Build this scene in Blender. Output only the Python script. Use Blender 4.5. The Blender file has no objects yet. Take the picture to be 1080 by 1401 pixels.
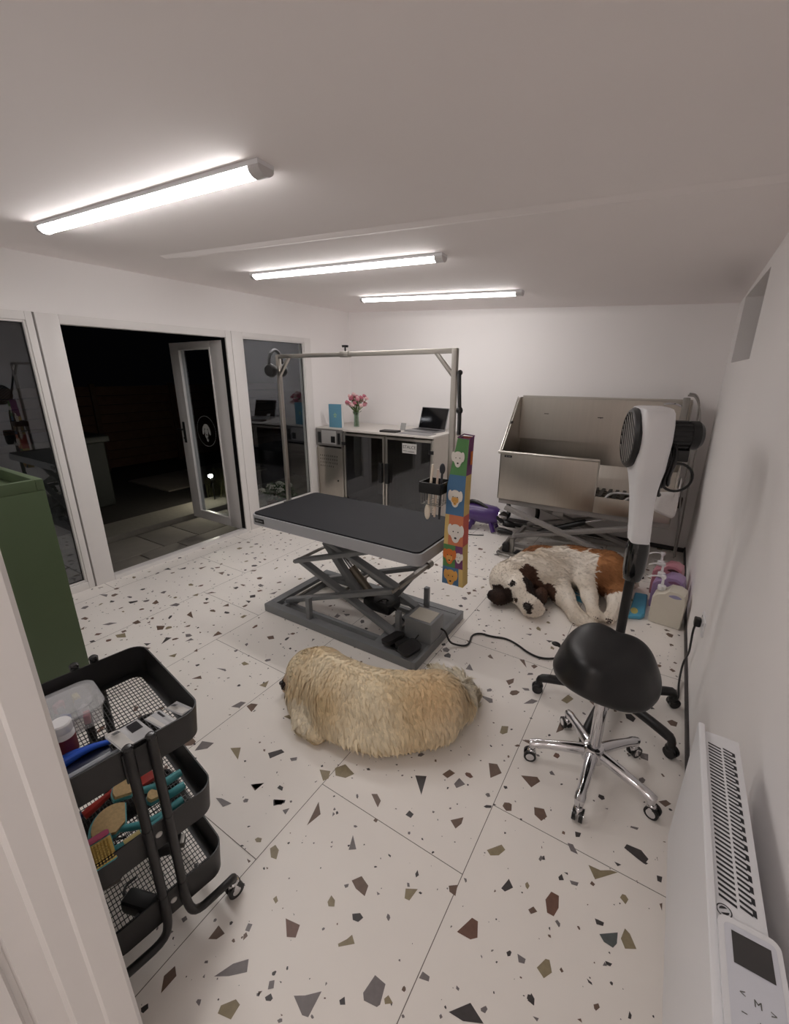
import bpy, bmesh, math, random
import numpy as np
from mathutils import Vector, Matrix, Euler, noise

# ---------------------------------------------------------------- camera, world, exposure
scene = bpy.context.scene
CAM = (3.8569, 0.2811, 1.6981)
YAW, PITCH, ROLL, FPX = -0.5669, 0.3102, 0.0012, 588.96
cam_data = bpy.data.cameras.new('camera')
cam_data.sensor_fit = 'HORIZONTAL'
cam_data.sensor_width = 36.0
cam_data.lens = FPX / 1080.0 * 36.0
cam_data.clip_start = 0.03
cam_data.clip_end = 60
cam = bpy.data.objects.new('camera', cam_data)
scene.collection.objects.link(cam)
_F = Vector((math.sin(YAW) * math.cos(PITCH), math.cos(YAW) * math.cos(PITCH), -math.sin(PITCH)))
_R = Vector((math.cos(YAW), -math.sin(YAW), 0))
_U = _R.cross(_F)
_R2 = _R * math.cos(ROLL) + _U * math.sin(ROLL)
_U2 = -_R * math.sin(ROLL) + _U * math.cos(ROLL)
_m = Matrix((_R2, _U2, -_F)).transposed().to_4x4()
_m.translation = Vector(CAM)
cam.matrix_world = _m
scene.camera = cam

world = bpy.data.worlds.new('night_sky')
world.use_nodes = True
world.node_tree.nodes['Background'].inputs[0].default_value = (0.0007, 0.0007, 0.0009, 1)
world.node_tree.nodes['Background'].inputs[1].default_value = 1.0
scene.world = world
vs = scene.view_settings
vs.view_transform = 'Standard'
vs.look = 'None'
vs.gamma = 1.0
vs.exposure = 0.0
LAMP = 29          # strength of the three ceiling battens
LOBBY_FILL = 36.0        # strength of the unseen fill lamp added behind the camera
GARDEN = 420.0       # the little garden lamp
scene.cycles.max_bounces = 14
scene.cycles.diffuse_bounces = 8
scene.cycles.glossy_bounces = 5
scene.cycles.sample_clamp_indirect = 6.0

PI = math.pi
W, D = 4.17, 5.20   # room: x 0..W, y YF..D
YF = 0.445          # room side face of the front wall


def zc(x, y):       # the ceiling slopes a little
    return 2.27 + .205 * (1 - x / 4.17) + .035 * (5.2 - y) * (x / 4.17)


# ---------------------------------------------------------------- materials
def lin(c):
    return tuple(((v / 255) / 12.92 if v / 255 <= .04045 else ((v / 255 + .055) / 1.055) ** 2.4) for v in c) + (1,)


MATS = {}


def mat(name, rgb, rough=.5, metal=0., var=.04, scale=20., bump=0., spec=.5, coat=0., emit=0., stretch=None, trans=0.):
    if name in MATS:
        return MATS[name]
    m = bpy.data.materials.new(name)
    m.use_nodes = True
    nt = m.node_tree
    b = nt.nodes['Principled BSDF']
    c = lin(rgb)
    tc = nt.nodes.new('ShaderNodeTexCoord')
    mp = nt.nodes.new('ShaderNodeMapping')
    if stretch:
        mp.inputs['Scale'].default_value = stretch
    nz = nt.nodes.new('ShaderNodeTexNoise')
    nz.inputs['Scale'].default_value = scale
    nz.inputs['Detail'].default_value = 4
    nt.links.new(tc.outputs['Object'], mp.inputs[0])
    nt.links.new(mp.outputs[0], nz.inputs['Vector'])
    mx = nt.nodes.new('ShaderNodeMix')
    mx.data_type = 'RGBA'
    mx.inputs[6].default_value = tuple(max(0, v * (1 - var)) for v in c[:3]) + (1,)
    mx.inputs[7].default_value = tuple(min(1, v * (1 + var)) for v in c[:3]) + (1,)
    nt.links.new(nz.outputs[0], mx.inputs[0])
    nt.links.new(mx.outputs[2], b.inputs['Base Color'])
    b.inputs['Roughness'].default_value = rough
    b.inputs['Metallic'].default_value = metal
    b.inputs['Specular IOR Level'].default_value = spec
    b.inputs['Coat Weight'].default_value = coat
    if trans:
        b.inputs['Transmission Weight'].default_value = trans
    if emit:
        b.inputs['Emission Color'].default_value = c
        b.inputs['Emission Strength'].default_value = emit
    if bump:
        bp = nt.nodes.new('ShaderNodeBump')
        bp.inputs['Strength'].default_value = bump
        bp.inputs['Distance'].default_value = .01
        nt.links.new(nz.outputs[0], bp.inputs['Height'])
        nt.links.new(bp.outputs[0], b.inputs['Normal'])
    MATS[name] = m
    return m


def glass_mat(name, rgb, base=.06, gain=.9, rough=.0):
    """window glass: see-through with fresnel mirror reflection"""
    m = bpy.data.materials.new(name)
    m.use_nodes = True
    nt = m.node_tree
    for n in list(nt.nodes):
        nt.nodes.remove(n)
    out = nt.nodes.new('ShaderNodeOutputMaterial')
    tr = nt.nodes.new('ShaderNodeBsdfTransparent')
    tr.inputs[0].default_value = lin(rgb)
    gl = nt.nodes.new('ShaderNodeBsdfGlossy')
    gl.inputs['Roughness'].default_value = rough
    gl.inputs[0].default_value = (.9, .93, 1, 1)
    fr = nt.nodes.new('ShaderNodeFresnel')
    geo = nt.nodes.new('ShaderNodeNewGeometry')
    io = nt.nodes.new('ShaderNodeMath')
    io.operation = 'MULTIPLY_ADD'
    io.inputs[1].default_value = 1 / 1.5 - 1.5
    io.inputs[2].default_value = 1.5
    nt.links.new(geo.outputs['Backfacing'], io.inputs[0])
    nt.links.new(io.outputs[0], fr.inputs[0])
    ma = nt.nodes.new('ShaderNodeMath')
    ma.operation = 'MULTIPLY_ADD'
    ma.inputs[1].default_value = gain
    ma.inputs[2].default_value = base
    ma.use_clamp = True
    mx = nt.nodes.new('ShaderNodeMixShader')
    nt.links.new(fr.outputs[0], ma.inputs[0])
    nt.links.new(ma.outputs[0], mx.inputs[0])
    nt.links.new(tr.outputs[0], mx.inputs[1])
    nt.links.new(gl.outputs[0], mx.inputs[2])
    nt.links.new(mx.outputs[0], out.inputs[0])
    return m


def coat_mat(name, rough=.75):
    m = bpy.data.materials.new(name)
    m.use_nodes = True
    nt = m.node_tree
    b = nt.nodes['Principled BSDF']
    a = nt.nodes.new('ShaderNodeAttribute')
    a.attribute_name = 'coat'
    nt.links.new(a.outputs['Color'], b.inputs['Base Color'])
    b.inputs['Roughness'].default_value = rough
    b.inputs['Specular IOR Level'].default_value = .25
    return m


M_WALL = mat('wall_paint', (240, 237, 236), .75, var=.012, scale=3, bump=.03)
M_CEIL = mat('ceiling_paint', (243, 237, 236), .8, var=.012, scale=3, bump=.02)
M_FLOOR = mat('terrazzo_base', (238, 233, 227), .42, var=.035, scale=5, spec=.45)
M_UPVC = mat('white_upvc', (226, 223, 221), .35, var=.01)
M_WHITE = mat('white_plastic', (228, 228, 230), .35, var=.01)
M_SEAM = mat('floor_joint', (120, 114, 108), .8)
M_BLACK = mat('black_plastic', (20, 20, 21), .38, var=.1)
M_BLACKMET = mat('black_powder_coat', (24, 23, 24), .42, var=.1)
M_RUBBER = mat('black_rubber', (26, 27, 31), .62, var=.2, scale=8, bump=.04, spec=.25)
M_VINYL = mat('black_vinyl', (17, 17, 19), .38, var=.1, bump=.03)
M_GREYMET = mat('grey_painted_steel', (118, 120, 122), .42, var=.05)
M_STEEL = mat('brushed_steel', (186, 182, 175), .30, 1., var=.05, scale=6, stretch=(1, 1, 30))
M_STEELH = mat('brushed_steel_sheet', (178, 172, 163), .34, 1., var=.07, scale=3, stretch=(14, 1, 1))
M_DULL = mat('dull_steel', (150, 147, 142), .45, 1., var=.08)
M_CHROME = mat('chrome', (215, 215, 218), .10, 1., var=.02)
M_GREEN = mat('green_paint', (70, 86, 58), .45, var=.03)
M_GLASS = glass_mat('window_glass', (232, 235, 236), .05)
M_DARKGLASS = mat('dark_glass', (14, 14, 16), .06, var=.1, spec=.6)
M_GOLDENFUR = coat_mat('golden_fur')
M_BERNFUR = coat_mat('white_and_tan_fur')

# ---------------------------------------------------------------- building helpers
COL = scene.collection


class MB:
    """collects shapes in one mesh; .mi = material slot used for what is added next"""

    def __init__(s):
        s.bm = bmesh.new()
        s.mi = 0

    def _take(s, other, M=None):
        if M is not None:
            bmesh.ops.transform(other, matrix=M, verts=other.verts)
        vm = {}
        for v in other.verts:
            vm[v] = s.bm.verts.new(v.co)
        for f in other.faces:
            try:
                nf = s.bm.faces.new([vm[v] for v in f.verts])
                nf.material_index = s.mi
                nf.smooth = f.smooth
            except ValueError:
                pass
        other.free()

    def box(s, x0, x1, y0, y1, z0, z1, bev=0., seg=2, M=None):
        b = bmesh.new()
        bmesh.ops.create_cube(b, size=1)
        for v in b.verts:
            v.co = Vector((x0 + (v.co.x + .5) * (x1 - x0), y0 + (v.co.y + .5) * (y1 - y0), z0 + (v.co.z + .5) * (z1 - z0)))
        bmesh.ops.recalc_face_normals(b, faces=b.faces)
        if bev > 0:
            bmesh.ops.bevel(b, geom=b.edges[:], offset=bev, segments=seg, profile=.6, affect='EDGES')
        s._take(b, M)
        return s

    def cbox(s, c, size, bev=0., M=None, seg=2):
        x, y, z = c
        a, b, d = size
        return s.box(x - a / 2, x + a / 2, y - b / 2, y + b / 2, z - d / 2, z + d / 2, bev, seg, M)

    def bar(s, p0, p1, w, h, bev=0., up=(0, 0, 1)):
        """rectangular bar from p0 to p1"""
        p0, p1 = Vector(p0), Vector(p1)
        d = p1 - p0
        L = d.length
        z = d.normalized()
        x = z.cross(Vector(up))
        if x.length < 1e-4:
            x = Vector((1, 0, 0))
        x.normalize()
        y = z.cross(x)
        R = Matrix((x, y, z)).transposed().to_4x4()
        R.translation = (p0 + p1) / 2
        return s.cbox((0, 0, 0), (w, h, L), bev, R)

    def cyl(s, p0, p1, r0, r1=None, n=20, cap=True, smooth=True):
        r1 = r0 if r1 is None else r1
        p0, p1 = Vector(p0), Vector(p1)
        z = (p1 - p0).normalized()
        x = z.orthogonal().normalized()
        y = z.cross(x)
        rings = []
        for p, r in ((p0, r0), (p1, r1)):
            rings.append([s.bm.verts.new(p + (x * math.cos(2 * PI * i / n) + y * math.sin(2 * PI * i / n)) * r) for i in range(n)])
        for i in range(n):
            f = s.bm.faces.new((rings[0][i], rings[0][(i + 1) % n], rings[1][(i + 1) % n], rings[1][i]))
            f.material_index = s.mi
            f.smooth = smooth
        if cap:
            for r, rev in ((rings[0], True), (rings[1], False)):
                f = s.bm.faces.new(r[::-1] if rev else r)
                f.material_index = s.mi
        return s

    def tube(s, pts, r, n=8, smooth_pts=0, closed=False, cap=True):
        pts = [Vector(p) for p in pts]
        for _ in range(smooth_pts):      # Chaikin corner cutting
            q = [pts[0]]
            for a, b in zip(pts[:-1], pts[1:]):
                q += [a * .75 + b * .25, a * .25 + b * .75]
            q.append(pts[-1])
            pts = q
        rr = r if hasattr(r, '__len__') else None
        prev = None
        rings = []
        N = len(pts)
        for i, p in enumerate(pts):
            if closed:
                t = pts[(i + 1) % N] - pts[i - 1]
            else:
                t = pts[min(i + 1, N - 1)] - pts[max(i - 1, 0)]
            t.normalize()
            if prev is None:
                x = t.orthogonal().normalized()
            else:
                x = prev - t * prev.dot(t)
                x = x.normalized() if x.length > 1e-6 else t.orthogonal().normalized()
            prev = x
            y = t.cross(x)
            ri = r if rr is None else rr[0] + (rr[-1] - rr[0]) * i / max(1, N - 1) if len(rr) == 2 else rr[min(i, len(rr) - 1)]
            rings.append([s.bm.verts.new(p + (x * math.cos(2 * PI * k / n) + y * math.sin(2 * PI * k / n)) * ri) for k in range(n)])
        M_ = N if closed else N - 1
        for i in range(M_):
            a, b = rings[i], rings[(i + 1) % N]
            for k in range(n):
                f = s.bm.faces.new((a[k], a[(k + 1) % n], b[(k + 1) % n], b[k]))
                f.material_index = s.mi
                f.smooth = True
        if cap and not closed:
            for rg, rev in ((rings[0], True), (rings[-1], False)):
                f = s.bm.faces.new(rg[::-1] if rev else rg)
                f.material_index = s.mi
        return s

    def lathe(s, prof, c=(0, 0, 0), n=24, axis=(0, 0, 1), smooth=True):
        """prof: list of (r, h) along axis from c"""
        z = Vector(axis).normalized()
        x = z.orthogonal().normalized() if abs(z.z) < .999 else Vector((1, 0, 0))
        y = z.cross(x)
        c = Vector(c)
        rings = []
        for r, h in prof:
            if r < 1e-6:
                rings.append([s.bm.verts.new(c + z * h)])
            else:
                rings.append([s.bm.verts.new(c + z * h + (x * math.cos(2 * PI * i / n) + y * math.sin(2 * PI * i / n)) * r) for i in range(n)])
        for a, b in zip(rings[:-1], rings[1:]):
            for i in range(n):
                j = (i + 1) % n
                if len(a) == 1 and len(b) == 1:
                    continue
                if len(a) == 1:
                    vs_ = (a[0], b[j], b[i])
                elif len(b) == 1:
                    vs_ = (a[i], a[j], b[0])
                else:
                    vs_ = (a[i], a[j], b[j], b[i])
                f = s.bm.faces.new(vs_)
                f.material_index = s.mi
                f.smooth = smooth
        return s

    def ell(s, c, r, M=None, u=16, v=10):
        b = bmesh.new()
        bmesh.ops.create_uvsphere(b, u_segments=u, v_segments=v, radius=1)
        for w in b.verts:
            w.co = Vector((w.co.x * r[0], w.co.y * r[1], w.co.z * r[2]))
        for f in b.faces:
            f.smooth = True
        T = Matrix.Translation(Vector(c))
        s._take(b, T @ M if M is not None else T)
        return s

    def poly(s, pts):
        f = s.bm.faces.new([s.bm.verts.new(p) for p in pts])
        f.material_index = s.mi
        return s

    def prism(s, pts, d, smooth=False):
        """polygon (list of 3d points) extruded along vector d"""
        d = Vector(d)
        a = [s.bm.verts.new(Vector(p)) for p in pts]
        b = [s.bm.verts.new(Vector(p) + d) for p in pts]
        n = len(a)
        fs = [s.bm.faces.new(a[::-1]), s.bm.faces.new(b)]
        for i in range(n):
            f = s.bm.faces.new((a[i], a[(i + 1) % n], b[(i + 1) % n], b[i]))
            f.smooth = smooth
            fs.append(f)
        for f in fs:
            f.material_index = s.mi
        return s

    def build(s, name, mats, parent=None, recalc=True, sharp=35):
        if recalc:
            bmesh.ops.recalc_face_normals(s.bm, faces=s.bm.faces)
        me = bpy.data.meshes.new(name)
        s.bm.to_mesh(me)
        s.bm.free()
        for m in (mats if isinstance(mats, (list, tuple)) else [mats]):
            me.materials.append(m)
        try:
            me.set_sharp_from_angle(angle=math.radians(sharp))
        except Exception:
            pass
        o = bpy.data.objects.new(name, me)
        COL.objects.link(o)
        if parent is not None:
            root = parent
            while root.parent is not None:
                root = root.parent
            if not root.get('_local'):
                me.transform(root.matrix_basis.inverted())
            o.parent = parent
        return o


def thing(name, label, cat, loc=(0, 0, 0), rotz=0, group=None, local=False):
    """an Empty at the thing's base. local=True: the parts' vertices are given in the thing's own frame"""
    o = bpy.data.objects.new(name, None)
    COL.objects.link(o)
    o.empty_display_size = .1
    o.matrix_basis = Matrix.Translation(Vector(loc)) @ Matrix.Rotation(rotz, 4, 'Z')
    o['label'] = label
    o['category'] = cat
    if group:
        o['group'] = group
    if local:
        o['_local'] = True
    return o


def tag(o, label, cat, group=None, kind=None):
    o['label'] = label
    o['category'] = cat
    if group:
        o['group'] = group
    if kind:
        o['kind'] = kind
    return o


def origin(o, p):
    """move a top-level mesh's origin to p without moving the mesh"""
    o.data.transform(Matrix.Translation(-Vector(p)))
    o.location = p
    return o


def struct(o):
    o['kind'] = 'structure'
    return o


def sroot(name, loc=(0, 0, 0)):
    o = bpy.data.objects.new(name, None)
    COL.objects.link(o)
    o.location = loc
    o.empty_display_size = .1
    o['kind'] = 'structure'
    return o


def copy_tree(o, parent=None):
    c = o.copy()
    COL.objects.link(c)
    c.parent = parent
    for ch in [x for x in o.children]:
        copy_tree(ch, c)
    return c


def text_mesh(s, size, mat_, name, parent, M, depth=.0006):
    cu = bpy.data.curves.new(name, 'FONT')
    cu.body = s
    cu.size = size
    cu.extrude = depth
    cu.align_x = 'CENTER'
    cu.align_y = 'CENTER'
    tmp = bpy.data.objects.new(name + '_tmp', cu)
    COL.objects.link(tmp)
    dg = bpy.context.evaluated_depsgraph_get()
    me = bpy.data.meshes.new_from_object(tmp.evaluated_get(dg))
    bpy.data.objects.remove(tmp)
    bpy.data.curves.remove(cu)
    me.transform(M)
    me.name = name
    me.materials.clear()
    me.materials.append(mat_)
    o = bpy.data.objects.new(name, me)
    COL.objects.link(o)
    if parent is not None:
        root = parent
        while root.parent is not None:
            root = root.parent
        if not root.get('_local'):
            me.transform(root.matrix_basis.inverted())
        o.parent = parent
    return o


def frame3(origin_, xa, ya):
    """matrix placing local x,y on the given world axes"""
    x = Vector(xa).normalized()
    y = Vector(ya).normalized()
    z = x.cross(y)
    m = Matrix((x, y, z)).transposed().to_4x4()
    m.translation = Vector(origin_)
    return m


def rrect(x0, x1, y0, y1, r, n=6):
    """rounded rectangle outline, counter-clockwise"""
    out = []
    for cx, cy, a0 in ((x1 - r, y0 + r, -90), (x1 - r, y1 - r, 0), (x0 + r, y1 - r, 90), (x0 + r, y0 + r, 180)):
        for i in range(n + 1):
            a = math.radians(a0 + 90 * i / n)
            out.append((cx + r * math.cos(a), cy + r * math.sin(a)))
    return out

# ================================================================ THE ROOM
CH = """T 2.825,1.403 2.852,1.444 2.917,1.426 2.896,1.389 2.852,1.375
T 2.771,1.36 2.818,1.38 2.835,1.347 2.823,1.325
D 2.507,1.296 2.544,1.345 2.569,1.341 2.538,1.28
D 3.15,1.566 3.194,1.59 3.218,1.499
B 3.402,1.803 3.437,1.818 3.47,1.784 3.436,1.734
B 3.546,1.819 3.609,1.85 3.626,1.835 3.601,1.785
G 3.313,1.621 3.32,1.66 3.355,1.645 3.33,1.608
B 3.037,1.389 3.058,1.402 3.088,1.385 3.094,1.354
B 2.872,1.242 2.915,1.206 2.9,1.143 2.889,1.182
T 2.844,1.004 2.851,1.024 2.876,1.018 2.893,0.99 2.871,0.984
B 3.369,1.467 3.408,1.506 3.412,1.477 3.4,1.447
T 3.533,1.437 3.573,1.486 3.591,1.475 3.577,1.443 3.551,1.426
G 3.076,1.211 3.119,1.176 3.096,1.159
B 3.169,1.084 3.19,1.114 3.228,1.102 3.236,1.07 3.196,1.072
T 3.342,1.165 3.378,1.186 3.371,1.141 3.354,1.138
B 3.464,1.253 3.489,1.272 3.497,1.237 3.474,1.238
T 3.14,0.989 3.138,1.011 3.158,1.006 3.168,0.991 3.151,0.981
R 3.055,0.88 3.107,0.892 3.119,0.861 3.094,0.847
D 3.231,1.007 3.252,1.023 3.268,1.018 3.261,1.0 3.243,0.995
R 3.543,1.149 3.569,1.21 3.589,1.211 3.604,1.17 3.587,1.154
T 3.242,0.921 3.258,0.945 3.265,0.963 3.286,0.949 3.248,0.916
G 3.375,0.873 3.382,0.923 3.419,0.923 3.43,0.879 3.425,0.87 3.386,0.861
G 3.211,0.761 3.238,0.779 3.272,0.811 3.276,0.751 3.259,0.745
D 3.6,0.97 3.644,1.02 3.691,1.001 3.641,0.975
G 3.495,0.987 3.497,1.006 3.52,1.007 3.523,0.996
T 3.433,0.895 3.439,0.908 3.459,0.901 3.441,0.887
D 3.206,1.389 3.21,1.413 3.233,1.409 3.231,1.389
D 2.707,1.149 2.748,1.172 2.751,1.149 2.728,1.135
G 2.57,1.144 2.613,1.179 2.609,1.138
D 3.327,0.824 3.335,0.838 3.347,0.826 3.335,0.818
D 3.347,1.223 3.348,1.238 3.36,1.226 3.355,1.214
B 3.636,1.702 3.672,1.716 3.691,1.689 3.676,1.659 3.646,1.671
G 3.782,1.627 3.801,1.632 3.824,1.605 3.799,1.603
D 3.966,1.723 3.973,1.743 4.021,1.748 4.046,1.727 4.035,1.7 4.013,1.706
T 3.863,1.587 3.903,1.591 3.933,1.611 3.956,1.617 3.891,1.549
D 3.621,1.344 3.634,1.387 3.655,1.368 3.635,1.341
R 3.759,1.392 3.77,1.427 3.795,1.428 3.802,1.391 3.794,1.358 3.773,1.357
B 3.718,1.332 3.73,1.35 3.745,1.342 3.729,1.324
D 3.909,1.425 3.936,1.429 3.935,1.417 3.916,1.411
S 3.928,1.388 3.977,1.424 3.978,1.391 3.969,1.373 3.943,1.374
T 3.987,1.412 3.995,1.448 4.01,1.441 4.031,1.409 4.001,1.391
T 3.782,1.198 3.799,1.233 3.81,1.237 3.823,1.211 3.806,1.185
D 3.779,1.112 3.784,1.133 3.795,1.126 3.798,1.111
G 3.723,1.199 3.748,1.2 3.748,1.187 3.732,1.181
D 3.78,1.487 3.788,1.504 3.799,1.487 3.785,1.478
G 3.816,1.498 3.844,1.507 3.842,1.493 3.824,1.488
D 3.941,1.65 3.964,1.652 3.953,1.639
D 3.798,1.688 3.819,1.694 3.817,1.675 3.804,1.667
D 4.074,1.681 4.091,1.686 4.089,1.663 4.077,1.662
T 3.687,1.403 3.692,1.413 3.702,1.404 3.699,1.39 3.691,1.394
G 3.705,1.509 3.708,1.526 3.719,1.525 3.713,1.505
B 4.086,1.586 4.094,1.594 4.094,1.567
D 3.953,1.326 3.972,1.33 3.968,1.32 3.957,1.318
D 3.913,1.253 3.927,1.251 3.929,1.246 3.919,1.246
D 4.024,1.226 4.026,1.244 4.032,1.238 4.031,1.228
B 3.939,1.204 3.95,1.214 3.955,1.207 3.947,1.194 3.942,1.196
G 2.982,0.664 3.005,0.713 3.036,0.746 3.056,0.723 3.018,0.688
T 3.058,0.621 3.052,0.636 3.077,0.667 3.096,0.666 3.099,0.633
B 2.885,0.559 2.856,0.585 2.862,0.616 2.887,0.605
B 2.889,0.71 2.886,0.75 2.921,0.747 2.912,0.724
G 2.969,0.787 2.962,0.805 2.976,0.811 2.983,0.792
G 3.138,0.73 3.128,0.745 3.139,0.755 3.15,0.741
T 2.978,0.896 2.981,0.909 2.997,0.901 2.996,0.891
B 2.12,1.11 2.111,1.161 2.163,1.154 2.165,1.129 2.135,1.106
G 2.204,1.118 2.184,1.172 2.242,1.196 2.244,1.159
T 2.334,1.219 2.373,1.248 2.418,1.196
G 2.112,1.394 2.124,1.448 2.153,1.459 2.155,1.413
B 2.177,1.442 2.183,1.469 2.218,1.484 2.234,1.428
T 2.4,1.497 2.426,1.538 2.443,1.531 2.441,1.501
B 2.572,1.142 2.613,1.18 2.608,1.133
G 2.496,1.022 2.518,1.034 2.573,1.042 2.555,1.013
D 2.706,1.146 2.75,1.173 2.756,1.162 2.727,1.128
G 2.772,1.135 2.79,1.157 2.796,1.128
G 2.615,1.331 2.639,1.354 2.649,1.339 2.632,1.323
T 2.769,0.996 2.773,1.007 2.789,1.013 2.797,1.001 2.783,0.992
D 2.679,1.193 2.678,1.208 2.698,1.21 2.707,1.195
G 2.602,1.076 2.603,1.087 2.616,1.093 2.623,1.081 2.612,1.072
G 3.2,2.196 3.271,2.205 3.283,2.178 3.269,2.167
G 3.426,2.261 3.453,2.321 3.487,2.324 3.469,2.289
T 3.592,2.397 3.615,2.464 3.647,2.445 3.624,2.388
T 3.385,2.0 3.379,2.047 3.408,2.063 3.417,2.02 3.4,1.997
B 3.285,2.389 3.319,2.434 3.327,2.395 3.311,2.361
G 3.046,2.358 3.046,2.419 3.09,2.369
B 3.292,2.626 3.318,2.639 3.353,2.569
B 3.621,2.15 3.622,2.234 3.657,2.257 3.646,2.186
G 2.837,2.464 2.852,2.494 2.883,2.479 2.882,2.45 2.857,2.443
B 3.112,2.548 3.12,2.578 3.154,2.542 3.13,2.539
G 3.243,2.923 3.282,2.948 3.277,2.92
D 3.379,2.925 3.423,2.941 3.405,2.909
G 3.648,1.904 3.656,1.918 3.674,1.901 3.656,1.894
T 0.887,1.4 0.917,1.449 0.976,1.426 0.932,1.392
D 1.253,1.51 1.204,1.572 1.24,1.589
B 1.012,1.615 1.063,1.647 1.095,1.613 1.071,1.588
B 1.059,1.816 1.039,1.864 1.14,1.815
B 1.462,1.746 1.438,1.807 1.49,1.803
G 0.823,1.824 0.828,1.874 0.872,1.882 0.882,1.85
B 0.829,1.541 0.825,1.585 0.879,1.579 0.87,1.547
T 2.107,1.589 2.123,1.647 2.152,1.597
G 1.358,1.612 1.355,1.657 1.389,1.655
T 1.417,2.009 1.417,2.044 1.442,2.053 1.446,2.01
D 1.252,2.193 1.293,2.211 1.306,2.179
B 1.772,1.944 1.799,1.977 1.834,1.954 1.809,1.929
G 0.175,1.62 0.234,1.658 0.272,1.632
T 1.412,1.463 1.431,1.509 1.457,1.478
B 1.731,1.414 1.75,1.46 1.781,1.446
G 1.768,1.553 1.824,1.577 1.841,1.564
D 0.499,1.683 0.536,1.735 0.557,1.724 0.541,1.678
B 0.679,1.77 0.651,1.82 0.711,1.807 0.713,1.777
B 0.459,1.369 0.457,1.398 0.499,1.404 0.509,1.383
G 0.675,1.415 0.69,1.458 0.739,1.486 0.719,1.437
D 0.275,2.236 0.289,2.305 0.32,2.281
D 0.168,2.162 0.165,2.209 0.23,2.201
B 0.404,2.356 0.434,2.42 0.445,2.35
B 0.893,2.088 0.902,2.137 0.948,2.149
G 1.325,2.364 1.349,2.436 1.362,2.388
B 1.175,2.037 1.178,2.09 1.217,2.064
B 0.996,1.993 1.036,2.026 1.038,1.992
B 0.64,2.39 0.67,2.435 0.71,2.383
T 0.824,2.014 0.836,2.064 0.867,2.033"""
rng = random.Random(7)
fl = MB()
fl.mi = 0
fl.poly([(0, YF - .35, 0), (W, YF - .35, 0), (W, D, 0), (0, D, 0)])
fl.mi = 1
JW = .0014
for x in (.19, .85, 1.51, 2.17, 2.83, 3.49):
    fl.poly([(x - JW, YF, .0003), (x + JW, YF, .0003), (x + JW, D, .0003), (x - JW, D, .0003)])
for i, x in enumerate((-.47, .19, .85, 1.51, 2.17, 2.83, 3.49)):
    y = (1.74, 1.2, 2.1, 1.74, .95, 1.312, 1.62)[i]
    y -= 1.32
    while y < D:
        if y > YF:
            fl.poly([(max(0, x), y - JW, .0003), (min(W, x + .66), y - JW, .0003), (min(W, x + .66), y + JW, .0003), (max(0, x), y + JW, .0003)])
        y += 1.32
cells = {}
CK = {'T': 2, 'B': 3, 'G': 4, 'D': 5, 'R': 6, 'S': 7}


def chip(pts, k, z=.0006):
    fl.mi = k
    a = sum(pts[i][0] * pts[(i + 1) % len(pts)][1] - pts[(i + 1) % len(pts)][0] * pts[i][1] for i in range(len(pts)))
    if a < 0:
        pts = pts[::-1]
    fl.poly([(x, y, z) for x, y in pts])


big = []
for ln in CH.strip().split('\n'):
    t = ln.split()
    pts = [tuple(float(v) for v in q.split(',')) for q in t[1:]]
    chip(pts, CK[t[0]])
    big.append((sum(p[0] for p in pts) / len(pts), sum(p[1] for p in pts) / len(pts)))


def covered(x, y):
    """area of the floor whose larger chips are set one by one above"""
    return 2.2 < x < 4.15 and y < 1.5 or 1.9 < x < 3.4 and 1.2 < y < 1.6


def rchip(x, y, r, k, z):
    n = rng.choice((3, 4, 4, 5, 5, 6))
    a0 = rng.random() * 6.28
    asp = rng.uniform(.45, 1)
    th = rng.random() * PI
    pts = []
    for i in range(n):
        a = a0 + 2 * PI * (i + rng.uniform(-.28, .28)) / n
        q = r * rng.uniform(.65, 1.1)
        u, v = q * math.cos(a), q * asp * math.sin(a)
        pts.append((min(W - .002, max(.002, x + u * math.cos(th) - v * math.sin(th))), y + u * math.sin(th) + v * math.cos(th)))
    chip(pts, k, z)


for i in range(900):       # medium chips
    x, y = rng.uniform(.02, W - .02), rng.uniform(YF + .02, D - .02)
    r = rng.uniform(.012, .034)
    if covered(x, y) and r > .013:
        continue
    if any(abs(x - a) + abs(y - b) < .07 for a, b in big):
        continue
    big.append((x, y))
    rchip(x, y, r, rng.choice((2, 3, 3, 4, 4, 5, 6)), .0005)
for i in range(3400):      # small grit
    x, y = rng.uniform(.01, W - .01), rng.uniform(YF + .01, D - .01)
    rchip(x, y, rng.choice((.0025, .004, .0055, .008, .011)) * rng.uniform(.7, 1.1), rng.choice((3, 4, 4, 5, 5)), .0004)
chipm = [mat('chip_tan', (140, 128, 102), .4, var=.25, scale=60), mat('chip_brown', (108, 88, 76), .4, var=.25, scale=60),
         mat('chip_grey', (118, 112, 112), .4, var=.2, scale=60), mat('chip_dark', (66, 62, 62), .4, var=.3, scale=60),
         mat('chip_red', (110, 80, 68), .4, var=.25, scale=60), mat('chip_slate', (84, 90, 90), .4, var=.3, scale=60)]
floor = struct(fl.build('floor', [M_FLOOR, M_SEAM] + chipm, recalc=False))

c = MB()
NX, NY = 14, 18
g = [[c.bm.verts.new((W * i / NX, YF - .02 + (D - YF + .02) * j / NY, zc(W * i / NX, YF - .02 + (D - YF + .02) * j / NY))) for j in range(NY + 1)] for i in range(NX + 1)]
for i in range(NX):
    for j in range(NY):
        f = c.bm.faces.new((g[i][j], g[i][j + 1], g[i + 1][j + 1], g[i + 1][j]))
        f.smooth = True
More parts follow.
